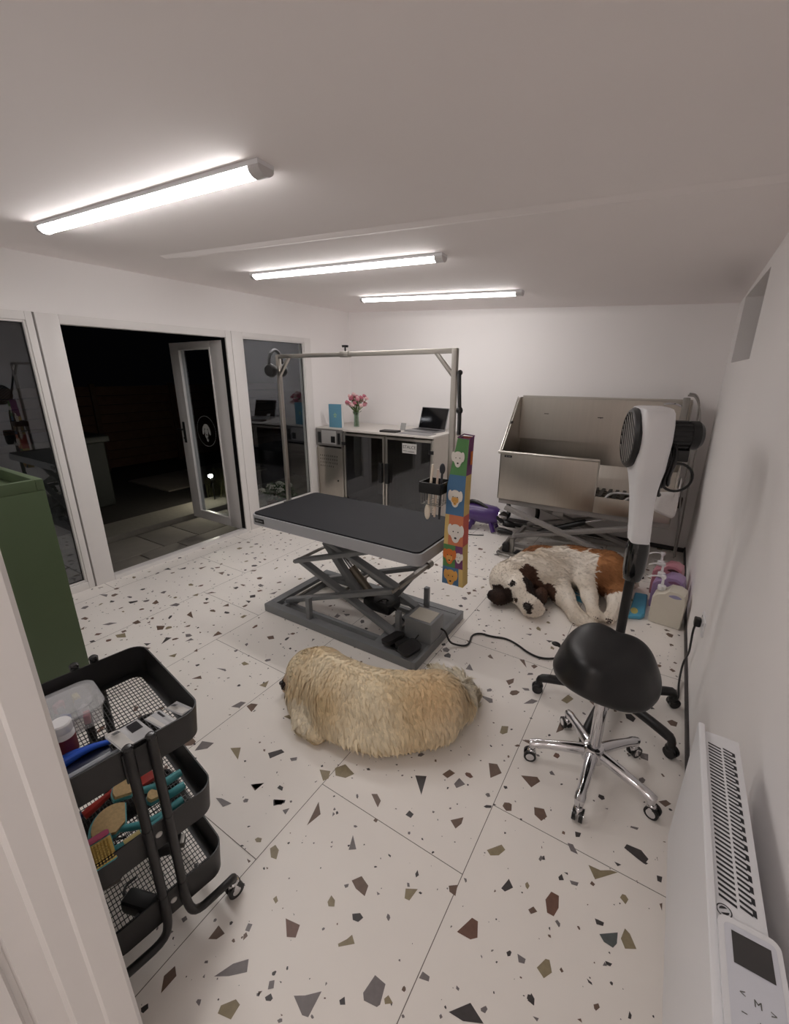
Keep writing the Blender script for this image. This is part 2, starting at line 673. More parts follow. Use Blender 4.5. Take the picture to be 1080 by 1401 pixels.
# a board joint that stands a few millimetres proud
for i in range(24):
    xa, xb = .75 + 3.35 * i / 24, .75 + 3.35 * (i + 1) / 24
    ya, yb = 2.28 + .24 * (xa - 1.02) / 2.46, 2.28 + .24 * (xb - 1.02) / 2.46
    h = .011
    A = [(xa, ya - .05, zc(xa, ya - .05) - .0005), (xa, ya, zc(xa, ya) - h), (xa, ya + .05, zc(xa, ya + .05) - .0005)]
    B = [(xb, yb - .05, zc(xb, yb - .05) - .0005), (xb, yb, zc(xb, yb) - h), (xb, yb + .05, zc(xb, yb + .05) - .0005)]
    c.poly([A[0], B[0], B[1], A[1]])
    c.poly([A[1], B[1], B[2], A[2]])
struct(c.build('ceiling', M_CEIL, recalc=False))

# left wall (x = 0, .2 thick outwards) with one long opening y 0.10..4.436, z 0..2.1
w = MB()
ZT = 2.105
w.box(-.2, 0, 4.436, D + .2, -.1, 2.62)
w.box(-.2, 0, -.1, 4.436, ZT, 2.62)
struct(w.build('wall_left', M_WALL))
struct(MB().box(0, W + .3, D, D + .2, -.1, 2.62).build('wall_back', M_WALL))
# right wall with a deep high window recess
w = MB()
RY0, RY1, RZ0, RZ1 = 3.62, 4.80, 1.785, 2.262
w.box(W, W + .3, .0, RY0, -.1, 2.62)
w.box(W, W + .3, RY1, D, -.1, 2.62)
w.box(W, W + .3, RY0, RY1, -.1, RZ0)
w.box(W, W + .3, RY0, RY1, RZ1, 2.62)
struct(w.build('wall_right', M_WALL))
wr = sroot('window_3', (W + .27, 4.2, 2))
f = MB()
f.box(W + .21, W + .25, RY0, RY0 + .05, RZ0, RZ1)
f.box(W + .21, W + .25, RY1 - .05, RY1, RZ0, RZ1)
f.box(W + .21, W + .25, RY0 + .05, RY1 - .05, RZ0, RZ0 + .05)
f.box(W + .21, W + .25, RY0 + .05, RY1 - .05, RZ1 - .05, RZ1)
f.build('window_frame', M_UPVC, wr)
MB().box(W + .228, W + .236, RY0 + .05, RY1 - .05, RZ0 + .05, RZ1 - .05).build('pane', M_DARKGLASS, wr)
# front wall, doorway x 3.1..4.08
JX, JX1 = 3.10, 4.08
w = MB()
w.box(-.2, JX - .06, .24, YF, -.1, 2.62)
w.box(JX1 + .05, W, .24, YF, -.1, 2.62)
w.box(JX - .06, JX1 + .05, .24, YF, 2.14, 2.62)
struct(w.build('wall_front', M_WALL))
# door_2: the frame the camera looks past
dr = sroot('door_2', (JX, .34, 0))
prof = [(JX - .058, YF + .010), (JX - .008, YF + .010), (JX, YF + .002), (JX, .405), (JX - .004, .400), (JX - .004, .364),
        (JX - .022, .358), (JX - .022, .322), (JX - .034, .318), (JX - .034, .310), (JX - .022, .306), (JX - .022, .225), (JX - .058, .225)]
MB().prism([(x, y, .0) for x, y in prof], (0, 0, 2.08)).build('door_frame', M_UPVC, dr)
MB().prism([(JX1 + (JX - x) * .98, y, .0) for x, y in prof], (0, 0, 2.08)).build('door_frame', M_UPVC, dr)
MB().box(JX - .058, JX1 + .05, .225, YF + .01, 2.08, 2.14).build('door_frame', M_UPVC, dr)
# lobby behind the camera
w = MB()
w.box(2.4, 4.9, -1.5, -1.4, -.1, 2.5)
w.box(2.3, 2.4, -1.5, .24, -.1, 2.5)
w.box(W + .3, W + .4, -1.5, .24, -.1, 2.5)
struct(w.build('wall_lobby', M_WALL))
struct(MB().box(2.3, 4.9, -1.5, YF - .35, -.1, -.0).build('floor_lobby', M_FLOOR))
struct(MB().box(2.3, 4.9, -1.5, .24, 2.45, 2.55).build('ceiling_lobby', M_CEIL))

# dark strip along the foot of the right wall
bb = MB()
bb.box(W - .012, W, 1.0, D, .012, .055, .003)
struct(bb.build('baseboard_right', mat('dark_strip', (62, 58, 58), .6)))
bb = MB()
bb.box(1.62, W - .012, D - .014, D, 0, .045, .003)
struct(bb.build('baseboard_back', mat('dark_strip', (62, 58, 58), .6)))


# ---- glazed side (left wall)
def win(name, y0, y1, gy0, gy1, gz0, gz1):
    r = sroot(name, (0, (y0 + y1) / 2, 0))
    fm = MB()
    for a, b, cc, d in ((y0, gy0, 0, ZT), (gy1, y1, 0, ZT), (gy0, gy1, 0, gz0), (gy0, gy1, gz1, ZT)):
        fm.box(-.07, .004, a, b, cc, d, .004)
    # glazing bead
    for a, b, cc, d in ((gy0, gy0 + .014, gz0, gz1), (gy1 - .014, gy1, gz0, gz1), (gy0 + .014, gy1 - .014, gz0, gz0 + .014), (gy0 + .014, gy1 - .014, gz1 - .014, gz1)):
        fm.box(-.05, -.006, a, b, cc, d, .003)
    fm.build('window_frame', M_UPVC, r)
    MB().box(-.040, -.036, gy0 + .002, gy1 - .002, gz0 + .002, gz1 - .002).build('pane', M_GLASS, r)
    gk = MB()
    for a, b, cc, d in ((gy0 + .014, gy0 + .02, gz0 + .014, gz1 - .014), (gy1 - .02, gy1 - .014, gz0 + .014, gz1 - .014), (gy0 + .02, gy1 - .02, gz0 + .014, gz0 + .02), (gy0 + .02, gy1 - .02, gz1 - .02, gz1 - .014)):
        gk.box(-.035, -.030, a, b, cc, d)
    gk.build('gasket', M_BLACK, r)
    return r


win('window_1', .0, 1.672, .18, 1.628, .062, 2.048)
win('window_2', 3.302, 4.436, 3.435, 4.33, .20, 2.055)
dd = sroot('door_1', (0, 2.5, 0))
f = MB()
f.box(-.07, .006, 1.684, 1.828, 0, ZT, .004)
f.box(-.07, .006, 3.232, 3.296, 0, ZT, .004)
f.box(-.07, .006, 1.828, 3.232, 2.04, ZT, .004)
f.box(-.07, .012, 1.828, 3.232, -.01, .035, .004)
f.mi = 1
f.box(-.066, -.010, 3.2275, 3.2325, .036, 2.038)
f.build('door_frame', [M_UPVC, M_BLACK], dd)
# open leaf, swung outwards and hinged at y 3.23
leaf = MB()
LX0, LX1, LY0, LY1 = -.985, -.075, 3.235, 3.305
gx0, gx1, gz0, gz1 = -.83, -.272, .105, 1.955
for a, b, cc, d in ((LX0, gx0, .012, 2.02), (gx1, LX1, .012, 2.02), (gx0, gx1, .012, gz0), (gx0, gx1, gz1, 2.02)):
    leaf.box(a, b, LY0, LY1, cc, d, .004)
for a, b, cc, d in ((gx0, gx0 + .016, gz0, gz1), (gx1 - .016, gx1, gz0, gz1), (gx0 + .016, gx1 - .016, gz0, gz0 + .016), (gx0 + .016, gx1 - .016, gz1 - .016, gz1)):
    leaf.box(a, b, LY0 - .008, LY0 + .02, cc, d, .003)
lf = leaf.build('door_leaf', M_UPVC, dd)
MB().box(gx0, gx1, LY0 + .030, LY0 + .034, gz0, gz1).build('pane', M_GLASS, lf)
h = MB()
h.box(-.935, -.900, LY0 - .010, LY0 + .001, .93, 1.17, .004)
h.cyl((-.918, LY0 - .045, 1.085), (-.918, LY0, 1.085), .010, n=12)
h.box(-.99, -.905, LY0 - .055, LY0 - .035, 1.075, 1.095, .006)
h.cyl((-.918, LY0 - .02, .985), (-.918, LY0, .985), .012, n=12)
h.build('handle', M_BLACK, lf)
g_ = MB()
g_.box(-.074, -.058, LY0, LY1 + .01, .02, 2.02)
g_.build('hinge_gap_strip', M_BLACK, lf)  # black strip in the gap between leaf and frame
# frosted round emblem: a dog's head inside a ring of small letters
fr = mat('frosted_vinyl', (186, 186, 184), .6)
em = MB()
cx, cz, ry = -.548, 1.083, LY0 + .0275
K = .00035


def disc(mb, x, z, rx, rz, y, n=20, rot=0):
    pts = []
    for i in range(n):
        a = 2 * PI * i / n
        u, v = rx * math.cos(a), rz * math.sin(a)
        pts.append((x + u * math.cos(rot) - v * math.sin(rot), y, z + u * math.sin(rot) + v * math.cos(rot)))
    mb.poly(pts)


disc(em, cx, cz + .045, .046, .036, ry)
disc(em, cx, cz + .000, .030, .060, ry - K)
disc(em, cx - .053, cz + .008, .017, .050, ry - K, rot=-.22)
disc(em, cx + .053, cz + .008, .017, .050, ry - K, rot=.22)
disc(em, cx - .006, cz - .050, .027, .028, ry - 2 * K)
disc(em, cx + .004, cz - .092, .015, .026, ry - 3 * K, rot=.3)
em.mi = 1
disc(em, cx - .034, cz + .002, .0045, .034, ry - 3 * K, rot=-.10)
disc(em, cx + .034, cz + .002, .0045, .034, ry - 3 * K, rot=.10)
em.mi = 0
for i in range(40):     # ring
    a0, a1 = 2 * PI * i / 40, 2 * PI * (i + .72) / 40
    em.poly([(cx + r_ * math.cos(a), ry, cz + r_ * 1.02 * math.sin(a)) for r_, a in ((.163, a0), (.167, a0), (.167, a1), (.163, a1))])
em.mi = 1
disc(em, cx - .018, cz + .024, .006, .006, ry - 4 * K)
disc(em, cx + .020, cz + .024, .006, .006, ry - 4 * K)
disc(em, cx, cz - .040, .012, .009, ry - 4 * K)
disc(em, cx + .012, cz - .078, .006, .016, ry - 4 * K, rot=-.3)
em.build('emblem', [fr, M_BLACK], lf, recalc=False)

# ================================================================ OUTSIDE
M_SLAB = mat('paving_slab', (118, 113, 106), .8, var=.18, scale=6, bump=.2)
o = MB()
yy = [-1.0, -.1, .72, 1.54, 2.36, 2.78, 3.6, 4.42, 5.3]
xx = [-1.27, -.66, -.215]
for i in range(len(xx) - 1):
    for j in range(len(yy) - 1):
        off = .0 if i else .28
        o.box(xx[i] + .006, xx[i + 1] - .006, yy[j] + .006 + off, yy[j + 1] - .006 + off, -.16, -.115, .006)
o.mi = 1
o.box(-1.27, -.2, -1.2, 5.8, -.2, -.135)
struct(o.build('trim_patio', [M_SLAB, mat('patio_joint', (50, 48, 44), .9)]))
struct(MB().box(-.205, -.0, -.2, 4.5, -.2, -.012).build('trim_threshold', mat('concrete', (120, 115, 108), .85, var=.1)))
o = MB()
o.box(-1.80, -1.28, -1.2, 5.8, -.2, -.055, .012)
struct(o.build('trim_kerb', mat('kerb_concrete', (112, 108, 100), .85, var=.15, bump=.25)))
o = MB()
o.box(-7, -1.79, -2, 7.5, -.3, -.10)
struct(o.build('floor_garden', mat('dark_soil', (34, 30, 27), .95, var=.3, bump=.4)))
o = MB()
o.box(-4.0, -2.75, 3.95, 6.0, -.11, -.075, .006)
struct(o.build('trim_path', mat('path_slab', (120, 112, 102), .85, var=.15, bump=.2)))
fence = thing('garden_fence', 'dark brown wooden fence standing at the far end of the night garden', 'fence', (-5.2, 4.8, -.1))
for k in range(5):
    pn = MB()
    y0 = 1.2 + k * 1.5
    for j in range(9):
        pn.box(-5.22, -5.19, y0 + .05, y0 + 1.45, -.05 + j * .17, .11 + j * .17, .004)
    pn.build('fence_panel', mat('brown_fence', (84, 58, 42), .8, var=.3, scale=8, bump=.2), fence)
    MB().box(-5.26, -5.17, y0 - .04, y0 + .05, -.1, 1.52, .006).build('post', mat('fence_post', (74, 54, 40), .8, var=.2), fence)
# garden shed shape on the left
sh = thing('storage_box', 'dark covered garden store standing in the unlit garden', 'garden box', (-3.2, 2.6, -.1))
b = MB()
b.box(-3.7, -2.7, 1.9, 3.15, -.1, .82, .05, 3)
b.build('body', mat('dark_cover', (30, 33, 30), .7, var=.2, bump=.3), sh)
b = MB()
b.box(-3.75, -2.65, 1.85, 3.2, .80, .90, .04, 3)
b.build('lid', mat('dark_lid', (36, 38, 35), .6, var=.2, bump=.2), sh)
# flowering shrub outside the right window
pl = thing('flowering_shrub', 'white-flowering shrub growing in a pot outside the right-hand window', 'plant', (-.38, 4.08, -.115))
b = MB()
b.lathe([(0, 0), (.11, 0), (.15, .20), (.16, .22), (.13, .22), (.12, .18), (0, .18)], (-.38, 4.08, -.115), 20)
b.build('pot', mat('terracotta', (120, 86, 66), .8), pl)
rl = random.Random(3)
b = MB()
for i in range(230):
    a, e, q = rl.random() * 6.28, rl.uniform(-.2, 1.4), rl.uniform(.10, .22)
    p = Vector((-.38 + q * math.cos(a) * math.cos(e), 4.08 + 1.25 * q * math.sin(a) * math.cos(e), .17 + q * math.sin(e) * .75))
    M_ = Euler((rl.uniform(-1, 1), rl.uniform(-1, 1), a)).to_matrix().to_4x4()
    b.ell(p, (.034, .018, .004), M_, 6, 4)
for i in range(7):
    a = i * .9
    b.tube([(-.38, 4.08, .05), (-.38 + .06 * math.cos(a), 4.08 + .06 * math.sin(a), .2), (-.38 + .14 * math.cos(a), 4.08 + .16 * math.sin(a), .30)], .004, 5)
b.build('foliage', mat('leaf_green', (58, 84, 44), .6, var=.3), pl)
for i in range(8):
    a = i * 2.4
    q = .05 + .021 * i
    b = MB()
    cx_, cy_, cz_ = -.38 + q * math.cos(a) + .02, 4.08 + 1.2 * q * math.sin(a), .33 - q * .35
    for k in range(34):
        t1, t2 = rl.random() * 6.28, rl.uniform(-.2, 1.5)
        b.ell((cx_ + .045 * math.cos(t1) * math.cos(t2), cy_ + .045 * math.sin(t1) * math.cos(t2), cz_ + .035 * math.sin(t2)), (.011, .011, .006), Euler((t2, t1, 0)).to_matrix().to_4x4(), 6, 4)
    b.build('flower_head', mat('white_petal', (226, 222, 206), .6), pl)
# garden lamp seen through the leaf's glass
gl = thing('garden_lamp', 'small bright garden spike lamp shining behind the open door leaf', 'lamp', (-1.62, 3.98, -.1))
MB().cyl((-1.62, 3.98, -.1), (-1.62, 3.98, .24), .009, n=10).build('spike', M_BLACK, gl)
MB().lathe([(0, 0), (.03, .01), (.045, .05), (.045, .09), (.0, .10)], (-1.62, 3.98, .23), 16).build('lamp_head', M_BLACK, gl)
MB().ell((-1.60, 3.945, .305), (.036, .030, .026)).build('bulb', mat('garden_bulb', (255, 246, 220), .4, emit=GARDEN), gl)
b = MB()
for i in range(170):
    a, q = rl.random() * 6.28, rl.uniform(.02, .26)
    x_, y_ = -1.80 + q * 1.2 * math.cos(a), 4.24 + q * .8 * math.sin(a)
    hh = rl.uniform(.2, .45)
    b.prism([(x_ - .006, y_, -.1), (x_ + .006, y_, -.1), (x_ + rl.uniform(-.08, .06), y_ + rl.uniform(-.02, .1), -.1 + hh)], (0, .002, 0))
tag(origin(b.build('grass_tuft', mat('dry_grass', (120, 118, 84), .7, var=.2)), (-1.66, 4.12, -.1)), 'tuft of long grass behind the lit garden lamp', 'grass', kind='stuff')

# unseen lamp added in the lobby to brighten the doorway and near floor
lr = thing('lobby_fill_lamp', 'unseen round fill lamp added in the lobby outside the doorway', 'ceiling light', (3.55, -.55, 2.45))
MB().lathe([(0, 0), (.17, 0), (.17, -.025), (.15, -.03), (0, -.03)], (3.55, -.55, 2.45), 32).build('fill_lamp_base', M_WHITE, lr)
MB().lathe([(.148, -.03), (.14, -.06), (.10, -.08), (0, -.088)], (3.55, -.55, 2.45), 32).build('fill_lamp_shade', mat('lobby_fill_diffuser', (255, 249, 245), .5, emit=LOBBY_FILL), lr)

# ================================================================ CEILING LIGHTS
M_TUBE = mat('lamp_diffuser', (255, 251, 249), .5, emit=LAMP)
for (A, B, lab) in (((.807, 1.523), (2.459, 1.606), 'long ceiling batten light nearest the doorway, above the glass door'),
                    ((.880, 2.885), (2.510, 2.965), 'long ceiling batten light in the middle of the row of three'),
                    ((.989, 4.165), (2.616, 4.235), 'long ceiling batten light farthest away, close to the back wall')):
    A3 = Vector((A[0], A[1], zc(*A)))
    B3 = Vector((B[0], B[1], zc(*B)))
    r = thing('ceiling_light', lab, 'ceiling light', (A3 + B3) / 2, group='three ceiling batten lights')
    r.matrix_basis = Matrix.Translation((A3 + B3) / 2)
    d = (B3 - A3).normalized()
    s_ = d.cross(Vector((0, 0, 1))).normalized()
    n_ = s_.cross(d)
    hw = .036

    def prof3(P, sc_, hgt):
        out = []
        for t in (-1, -.82, -.45, 0, .45, .82, 1):
            zz = -hgt * math.sqrt(max(0, 1 - (t * .92) ** 2)) - .012
            out.append(P + s_ * (t * hw * sc_) + n_ * zz)
        return out
    tray = MB()
    tray.prism([A3 + s_ * hw * 1.12 - n_ * .0, A3 - s_ * hw * 1.12, A3 - s_ * hw * 1.12 - n_ * .016, A3 + s_ * hw * 1.12 - n_ * .016], (B3 - A3))
    tray.build('tray', M_WHITE, r)
    L = (B3 - A3).length
    df = MB()
    P0, P1 = A3 + d * .03, B3 - d * .055
    df.prism([P0 + s_ * hw - n_ * .016] + [p for p in prof3(P0, 1, .03)][::-1] + [P0 - s_ * hw - n_ * .016], (P1 - P0), smooth=True)
    df.build('diffuser', M_TUBE, r)
    for P, q in ((A3, .03), (B3 - d * .055, .055)):
        ec = MB()
        ec.prism([P + s_ * hw * 1.05 - n_ * .014] + prof3(P, 1.06, .034)[::-1] + [P - s_ * hw * 1.05 - n_ * .014], d * q)
        ec.build('end_cap', mat('end_cap_grey', (205, 202, 202), .4), r)

# ================================================================ GREEN CABINET
gx0, gx1, gy0, gy1, gh = .95, 1.52, .47, 1.02, 1.25
r = thing('storage_cabinet', 'green painted cabinet with a sunken top beside the black trolley', 'cabinet', ((gx0 + gx1) / 2, (gy0 + gy1) / 2, 0))
b = MB()
b.box(gx0, gx1, gy0, gy1, .0, gh - .05, .004)
b.build('body', M_GREEN, r)
b = MB()
for a in ((gx0, gx1, gy0, gy0 + .03), (gx0, gx1, gy1 - .03, gy1), (gx0, gx0 + .03, gy0 + .03, gy1 - .03), (gx1 - .03, gx1, gy0 + .03, gy1 - .03)):
    b.box(a[0], a[1], a[2], a[3], gh - .05, gh, .003)
b.build('top_rim', M_GREEN, r)

# ================================================================ GROOMING TABLE
TX0, TX1, TY0, TY1, TZ = 1.49, 2.835, 2.135, 2.80, .785
r = thing('grooming_table', 'electric scissor-lift grooming table with a black rubber top on a grey steel base', 'grooming table', (2.16, 2.5, 0))
b = MB()
out = rrect(TX0, TX1, TY0, TY1, .045, 5)
b.prism([(x, y, .705) for x, y in out], (0, 0, .07), smooth=True)
b.build('table_frame', mat('grey_table_rim', (160, 161, 164), .36, var=.04), r)
b = MB()
out = rrect(TX0 + .012, TX1 - .012, TY0 + .012, TY1 - .012, .035, 5)
b.prism([(x, y, .772) for x, y in out], (0, 0, .012), smooth=True)
b.build('rubber_mat', M_RUBBER, r)
b = MB()
b.box(TX0 + .045, TX0 + .135, TY0 - .003, TY0 + .004, .725, .755)
pl_ = b.build('name_plate', M_BLACK, r)
b = MB()
b.box(TX0 + .055, TX0 + .085, TY0 - .004, TY0 - .002, .735, .745)
b.box(TX0 + .092, TX0 + .125, TY0 - .004, TY0 - .002, .737, .743)
b.build('plate_marking', mat('plate_silver', (150, 150, 150), .4, .5), pl_)
# base
b = MB()
for y in (2.20, 2.84):
    b.box(1.50, 2.774, y - .032, y + .032, 0, .062, .006)
b.box(1.50, 1.565, 2.23, 2.81, 0, .062, .006)
b.box(1.60, 1.63, 2.23, 2.81, .0, .045, .004)
b.box(2.46, 2.774, 2.233, 2.807, .02, .058, .003)
b.box(2.775, 2.803, 2.166, 2.874, .0, .063, .004)
b.box(1.56, 2.46, 2.30, 2.33, .0, .035, .003)
b.box(1.56, 2.46, 2.71, 2.74, .0, .035, .003)
b.build('base_frame', M_GREYMET, r)
for (x, y) in ((1.93, 2.20), (2.55, 2.385), (2.55, 2.775), (1.93, 2.845)):
    MB().box(x - .017, x + .017, y - .017, y + .017, .06, .225, .003).build('stop_post', M_GREYMET, r)
# scissor arms
for y in (2.315, 2.735):
    s = -1 if y < 2.5 else 1
    MB().bar((1.60, y, .055), (2.56, y, .41), .03, .058, .004, up=(0, 1, 0)).build('scissor_arm', M_GREYMET, r)
    MB().bar((2.54, y - s * .036, .075), (1.72, y - s * .036, .41), .03, .058, .004, up=(0, 1, 0)).build('scissor_arm', M_GREYMET, r)
    MB().bar((1.72, y, .41), (2.50, y, .675), .03, .052, .004, up=(0, 1, 0)).build('scissor_arm', M_GREYMET, r)
    MB().bar((2.56, y - s * .036, .41), (1.80, y - s * .036, .685), .03, .062, .004, up=(0, 1, 0)).build('scissor_arm', M_GREYMET, r)
for (x, z) in ((1.72, .41), (2.56, .41), (2.54, .07), (1.62, .06), (2.10, .245), (2.14, .55), (1.82, .68), (2.48, .675)):
    MB().cyl((x, 2.29 if z > .08 else 2.34, z), (x, 2.76, z), .012, n=12).build('cross_rod', M_DULL, r)
b = MB()
b.box(2.545, 2.575, 2.36, 2.80, .395, .425, .003)
b.cyl((2.56, 2.745, .41), (2.56, 2.80, .41), .028, n=14)
b.build('pivot_bar', M_DULL, r)
b = MB()
b.bar((2.20, 2.44, .20), (1.90, 2.44, .56), .05, .05, .006)
b.build('cylinder_bracket', M_GREYMET, r)
b = MB()
b.cyl((1.95, 2.50, .50), (2.10, 2.50, .355), .016)
b.mi = 1
b.cyl((2.08, 2.50, .375), (2.30, 2.50, .165), .030)
b.build('lift_cylinder', [M_CHROME, mat('bronze_grey', (112, 104, 92), .4, .6)], r)
b = MB()
b.box(2.23, 2.45, 2.42, 2.58, .13, .21, .02)
b.build('motor', M_BLACK, r)
b = MB()
b.bar((2.56, 2.60, .42), (2.30, 2.60, .06), .02, .035, .003)
b.bar((2.30, 2.66, .06), (2.46, 2.66, .30), .02, .035, .003)
b.build('brace', M_GREYMET, r)
b = MB()
b.box(2.60, 2.795, 2.375, 2.555, .06, .205, .006)
cbx = b.build('control_box', mat('grey_box', (128, 130, 132), .4, var=.04), r)
MB().box(2.625, 2.775, 2.395, 2.535, .2055, .2075).build('rating_label', mat('box_label', (196, 190, 176), .5), cbx)
b = MB()
b.tube([(2.30, 2.52, .17), (2.36, 2.44, .22), (2.43, 2.50, .18), (2.55, 2.46, .10), (2.61, 2.46, .12)], .006, 6, 2)
b.tube([(2.40, 2.50, .20), (2.40, 2.44, .25), (2.34, 2.42, .20)], .005, 6, 2)
b.build('wiring', M_BLACK, r)
# overhead H arm
PL, PR = (1.468, 2.525), (2.865, 2.415)
ZB = 1.812
for P, nm in ((PL, 'l'), (PR, 'r')):
    b = MB()
    b.box(P[0] - .014, P[0] + .014, P[1] - .014, P[1] + .014, .62, ZB + .012, .003)
    pp = b.build('post', M_STEEL, r)
    kn = MB()
    sx = 1 if P[0] < 2 else -1
    hwc = .03 if sx > 0 else .019
    kn.box(P[0] - hwc, P[0] + hwc, P[1] - hwc, P[1] + hwc, .66, .77, .004)
    if sx > 0:
        kn.cyl((P[0] - sx * .03, P[1], .70), (P[0] - sx * .065, P[1], .70), .018, n=14)
    kn.build('clamp', M_DULL, r)
b = MB()
d = (Vector((PR[0], PR[1], ZB)) - Vector((PL[0], PL[1], ZB)))
b.bar((PL[0], PL[1], ZB), (PR[0], PR[1], ZB), .026, .026, .003)
b.build('overhead_bar', M_STEEL, r)
dn = d.normalized()
for P, s in ((PL, 1), (PR, -1)):
    a = Vector((P[0], P[1], ZB - .13))
    MB().bar(a, a + dn * s * .115 + Vector((0, 0, .125)), .02, .02, .003).build('brace', M_STEEL, r)
q = Vector((PL[0], PL[1], ZB)) + d * .455
b = MB()
b.bar(q - dn * .035, q + dn * .035, .034, .034, .003)
b.mi = 1
b.cyl(q, q + Vector((0, 0, .045)), .005, n=8)
b.cyl(q + Vector((0, 0, .04)), q + Vector((0, 0, .052)), .020, n=14)
b.build('sliding_hook', [M_STEEL, M_BLACK], r)

# foot pedal standing on the base
r = thing('foot_pedal', 'black double foot pedal lying on the near corner of the table base', 'foot pedal', (2.64, 2.22, .06))
A = Matrix.Translation(Vector((2.655, 2.262, .003))) @ Matrix.Rotation(-.22, 4, 'Z')
b = MB()
b.box(-.05, .05, -.06, .05, .062, .075, .004, M=A)
b.box(-.018, .018, -.05, .05, .075, .112, .006, M=A)
b.build('pedal_base', M_BLACK, r)
for s in (-1, 1):
    b = MB()
    T = A @ Matrix.Translation(Vector((s * .072, -.01, .098))) @ Matrix.Rotation(s * .28, 4, 'Y')
    b.prism([T @ Vector((x, y, -.012)) for x, y in rrect(-.045, .045, -.075, .075, .028, 5)], (T.to_3x3() @ Vector((0, 0, .024))), smooth=True)
    b.build('pedal', M_BLACKMET, r)
b = MB()
b.tube([(2.68, 2.31, .075), (2.70, 2.345, .09), (2.715, 2.362, .12)], .0045, 6, 2)
b.build('cable', M_BLACK, r)
# mains cable from the box across the floor
b = MB()
b.tube([(2.803, 2.50, .12), (2.835, 2.505, .11), (2.86, 2.515, .03), (2.90, 2.535, .012), (2.955, 2.56, .008), (2.965, 2.61, .008), (2.94, 2.70, .008), (2.98, 2.755, .008), (3.06, 2.755, .008), (3.15, 2.79, .008), (3.24, 2.76, .008), (3.32, 2.71, .008), (3.41, 2.695, .008), (3.50, 2.76, .008), (3.58, 2.85, .010)], .0065, 8, 3)
o = b.build('power_cable', M_BLACK)
tag(origin(o, (3.1, 2.7, 0)), 'thin black mains cable running over the floor from the lift table towards the stool', 'cable')

# headphones hanging on the left end of the bar
r = thing('headphones', 'black over-ear headphones hung on the left corner of the overhead bar', 'headphones', (PL[0], PL[1], ZB))
A = Matrix.Translation(Vector((PL[0] - .012, PL[1] - .015, ZB + .020))) @ Matrix.Rotation(math.radians(-84), 4, 'Z')
b = MB()
pts = []
for i in range(17):
    a = math.radians(-8 + 196 * i / 16)
    pts.append(A @ Vector((.066 * math.cos(a), 0, -.062 + .082 * math.sin(a))))
b.tube(pts, .0095, 8)
b.build('headband', M_BLACK, r)
b = MB()
b.tube([p + Vector((0, 0, .007)) for p in pts[4:13]], .007, 8)
b.build('band_cushion', mat('grey_cushion', (120, 120, 124), .5), r)
for s in (-1, 1):
    b = MB()
    cc = A @ Vector((s * .060, 0, -.112))
    ax = A.to_3x3() @ Vector((s, 0, -.15))
    b.lathe([(0, -.032), (.038, -.030), (.045, -.012), (.045, .004), (.036, .018), (0, .022)], cc, 20, ax)
    b.build('ear_cup', M_BLACK, r)

# tool basket on the right post and its tools
r = thing('tool_basket', 'open black wire-rim tool basket clipped to the right post of the grooming arm', 'basket', (2.80, 2.36, 1.05))
BX0, BX1, BY0, BY1 = 2.752, 2.884, 2.262, 2.394
b = MB()
for (x0, x1, y0, y1) in ((BX0, BX1, BY0, BY0 + .006), (BX0, BX1, BY1 - .006, BY1), (BX0, BX0 + .006, BY0, BY1), (BX1 - .006, BX1, BY0, BY1)):
    b.box(x0, x1, y0, y1, 1.085, 1.145, .002)
b.build('rim', M_BLACK, r)
b = MB()
for i in range(5):
    x = BX0 + .015 + i * .026
    b.tube([(x, BY0 + .004, 1.09), (x, BY0 + .006, 1.02), (x, BY1 - .006, 1.02), (x, BY1 - .004, 1.09)], .0022, 5)
for i in range(5):
    y = BY0 + .015 + i * .03
    b.tube([(BX0 + .004, y, 1.09), (BX0 + .006, y, 1.02), (BX1 - .006, y, 1.02), (BX1 - .004, y, 1.09)], .0022, 5)
b.build('wire_cage', M_DULL, r)
for (x, y, dx, dz, L_, colr, nm, lab, cat) in (
        (2.800, 2.30, .012, 1, .30, (226, 214, 196), 'brush', 'cream-handled brush leaning up in the tool basket, leftmost', 'brush'),
        (2.828, 2.32, .006, 1, .27, (222, 206, 190), 'comb', 'pale comb standing in the tool basket just right of the cream brush', 'comb'),
        (2.865, 2.30, .004, 1, .28, (34, 36, 44), 'nail_clipper', 'dark clipper standing upright at the right side of the tool basket', 'clipper')):
    b = MB()
    p0 = Vector((x - dx, y, .94))
    p1 = Vector((x + dx, y + .005, .94 + L_))
    b.bar(p0, p1, .016, .012, .004)
    if nm == 'brush':
        b.ell(p0 + Vector((0, 0, .03)), (.018, .010, .045))
    if nm == 'comb':
        for k in range(8):
            b.box(p0.x - .016, p0.x - .004, y - .002, y + .002, .95 + k * .012, .955 + k * .012)
    if nm == 'nail_clipper':
        b.ell(p1, (.016, .012, .03))
    o = b.build(nm, mat(nm + '_plastic', colr, .4))
    tag(origin(o, (x, y, .93)), lab, cat)

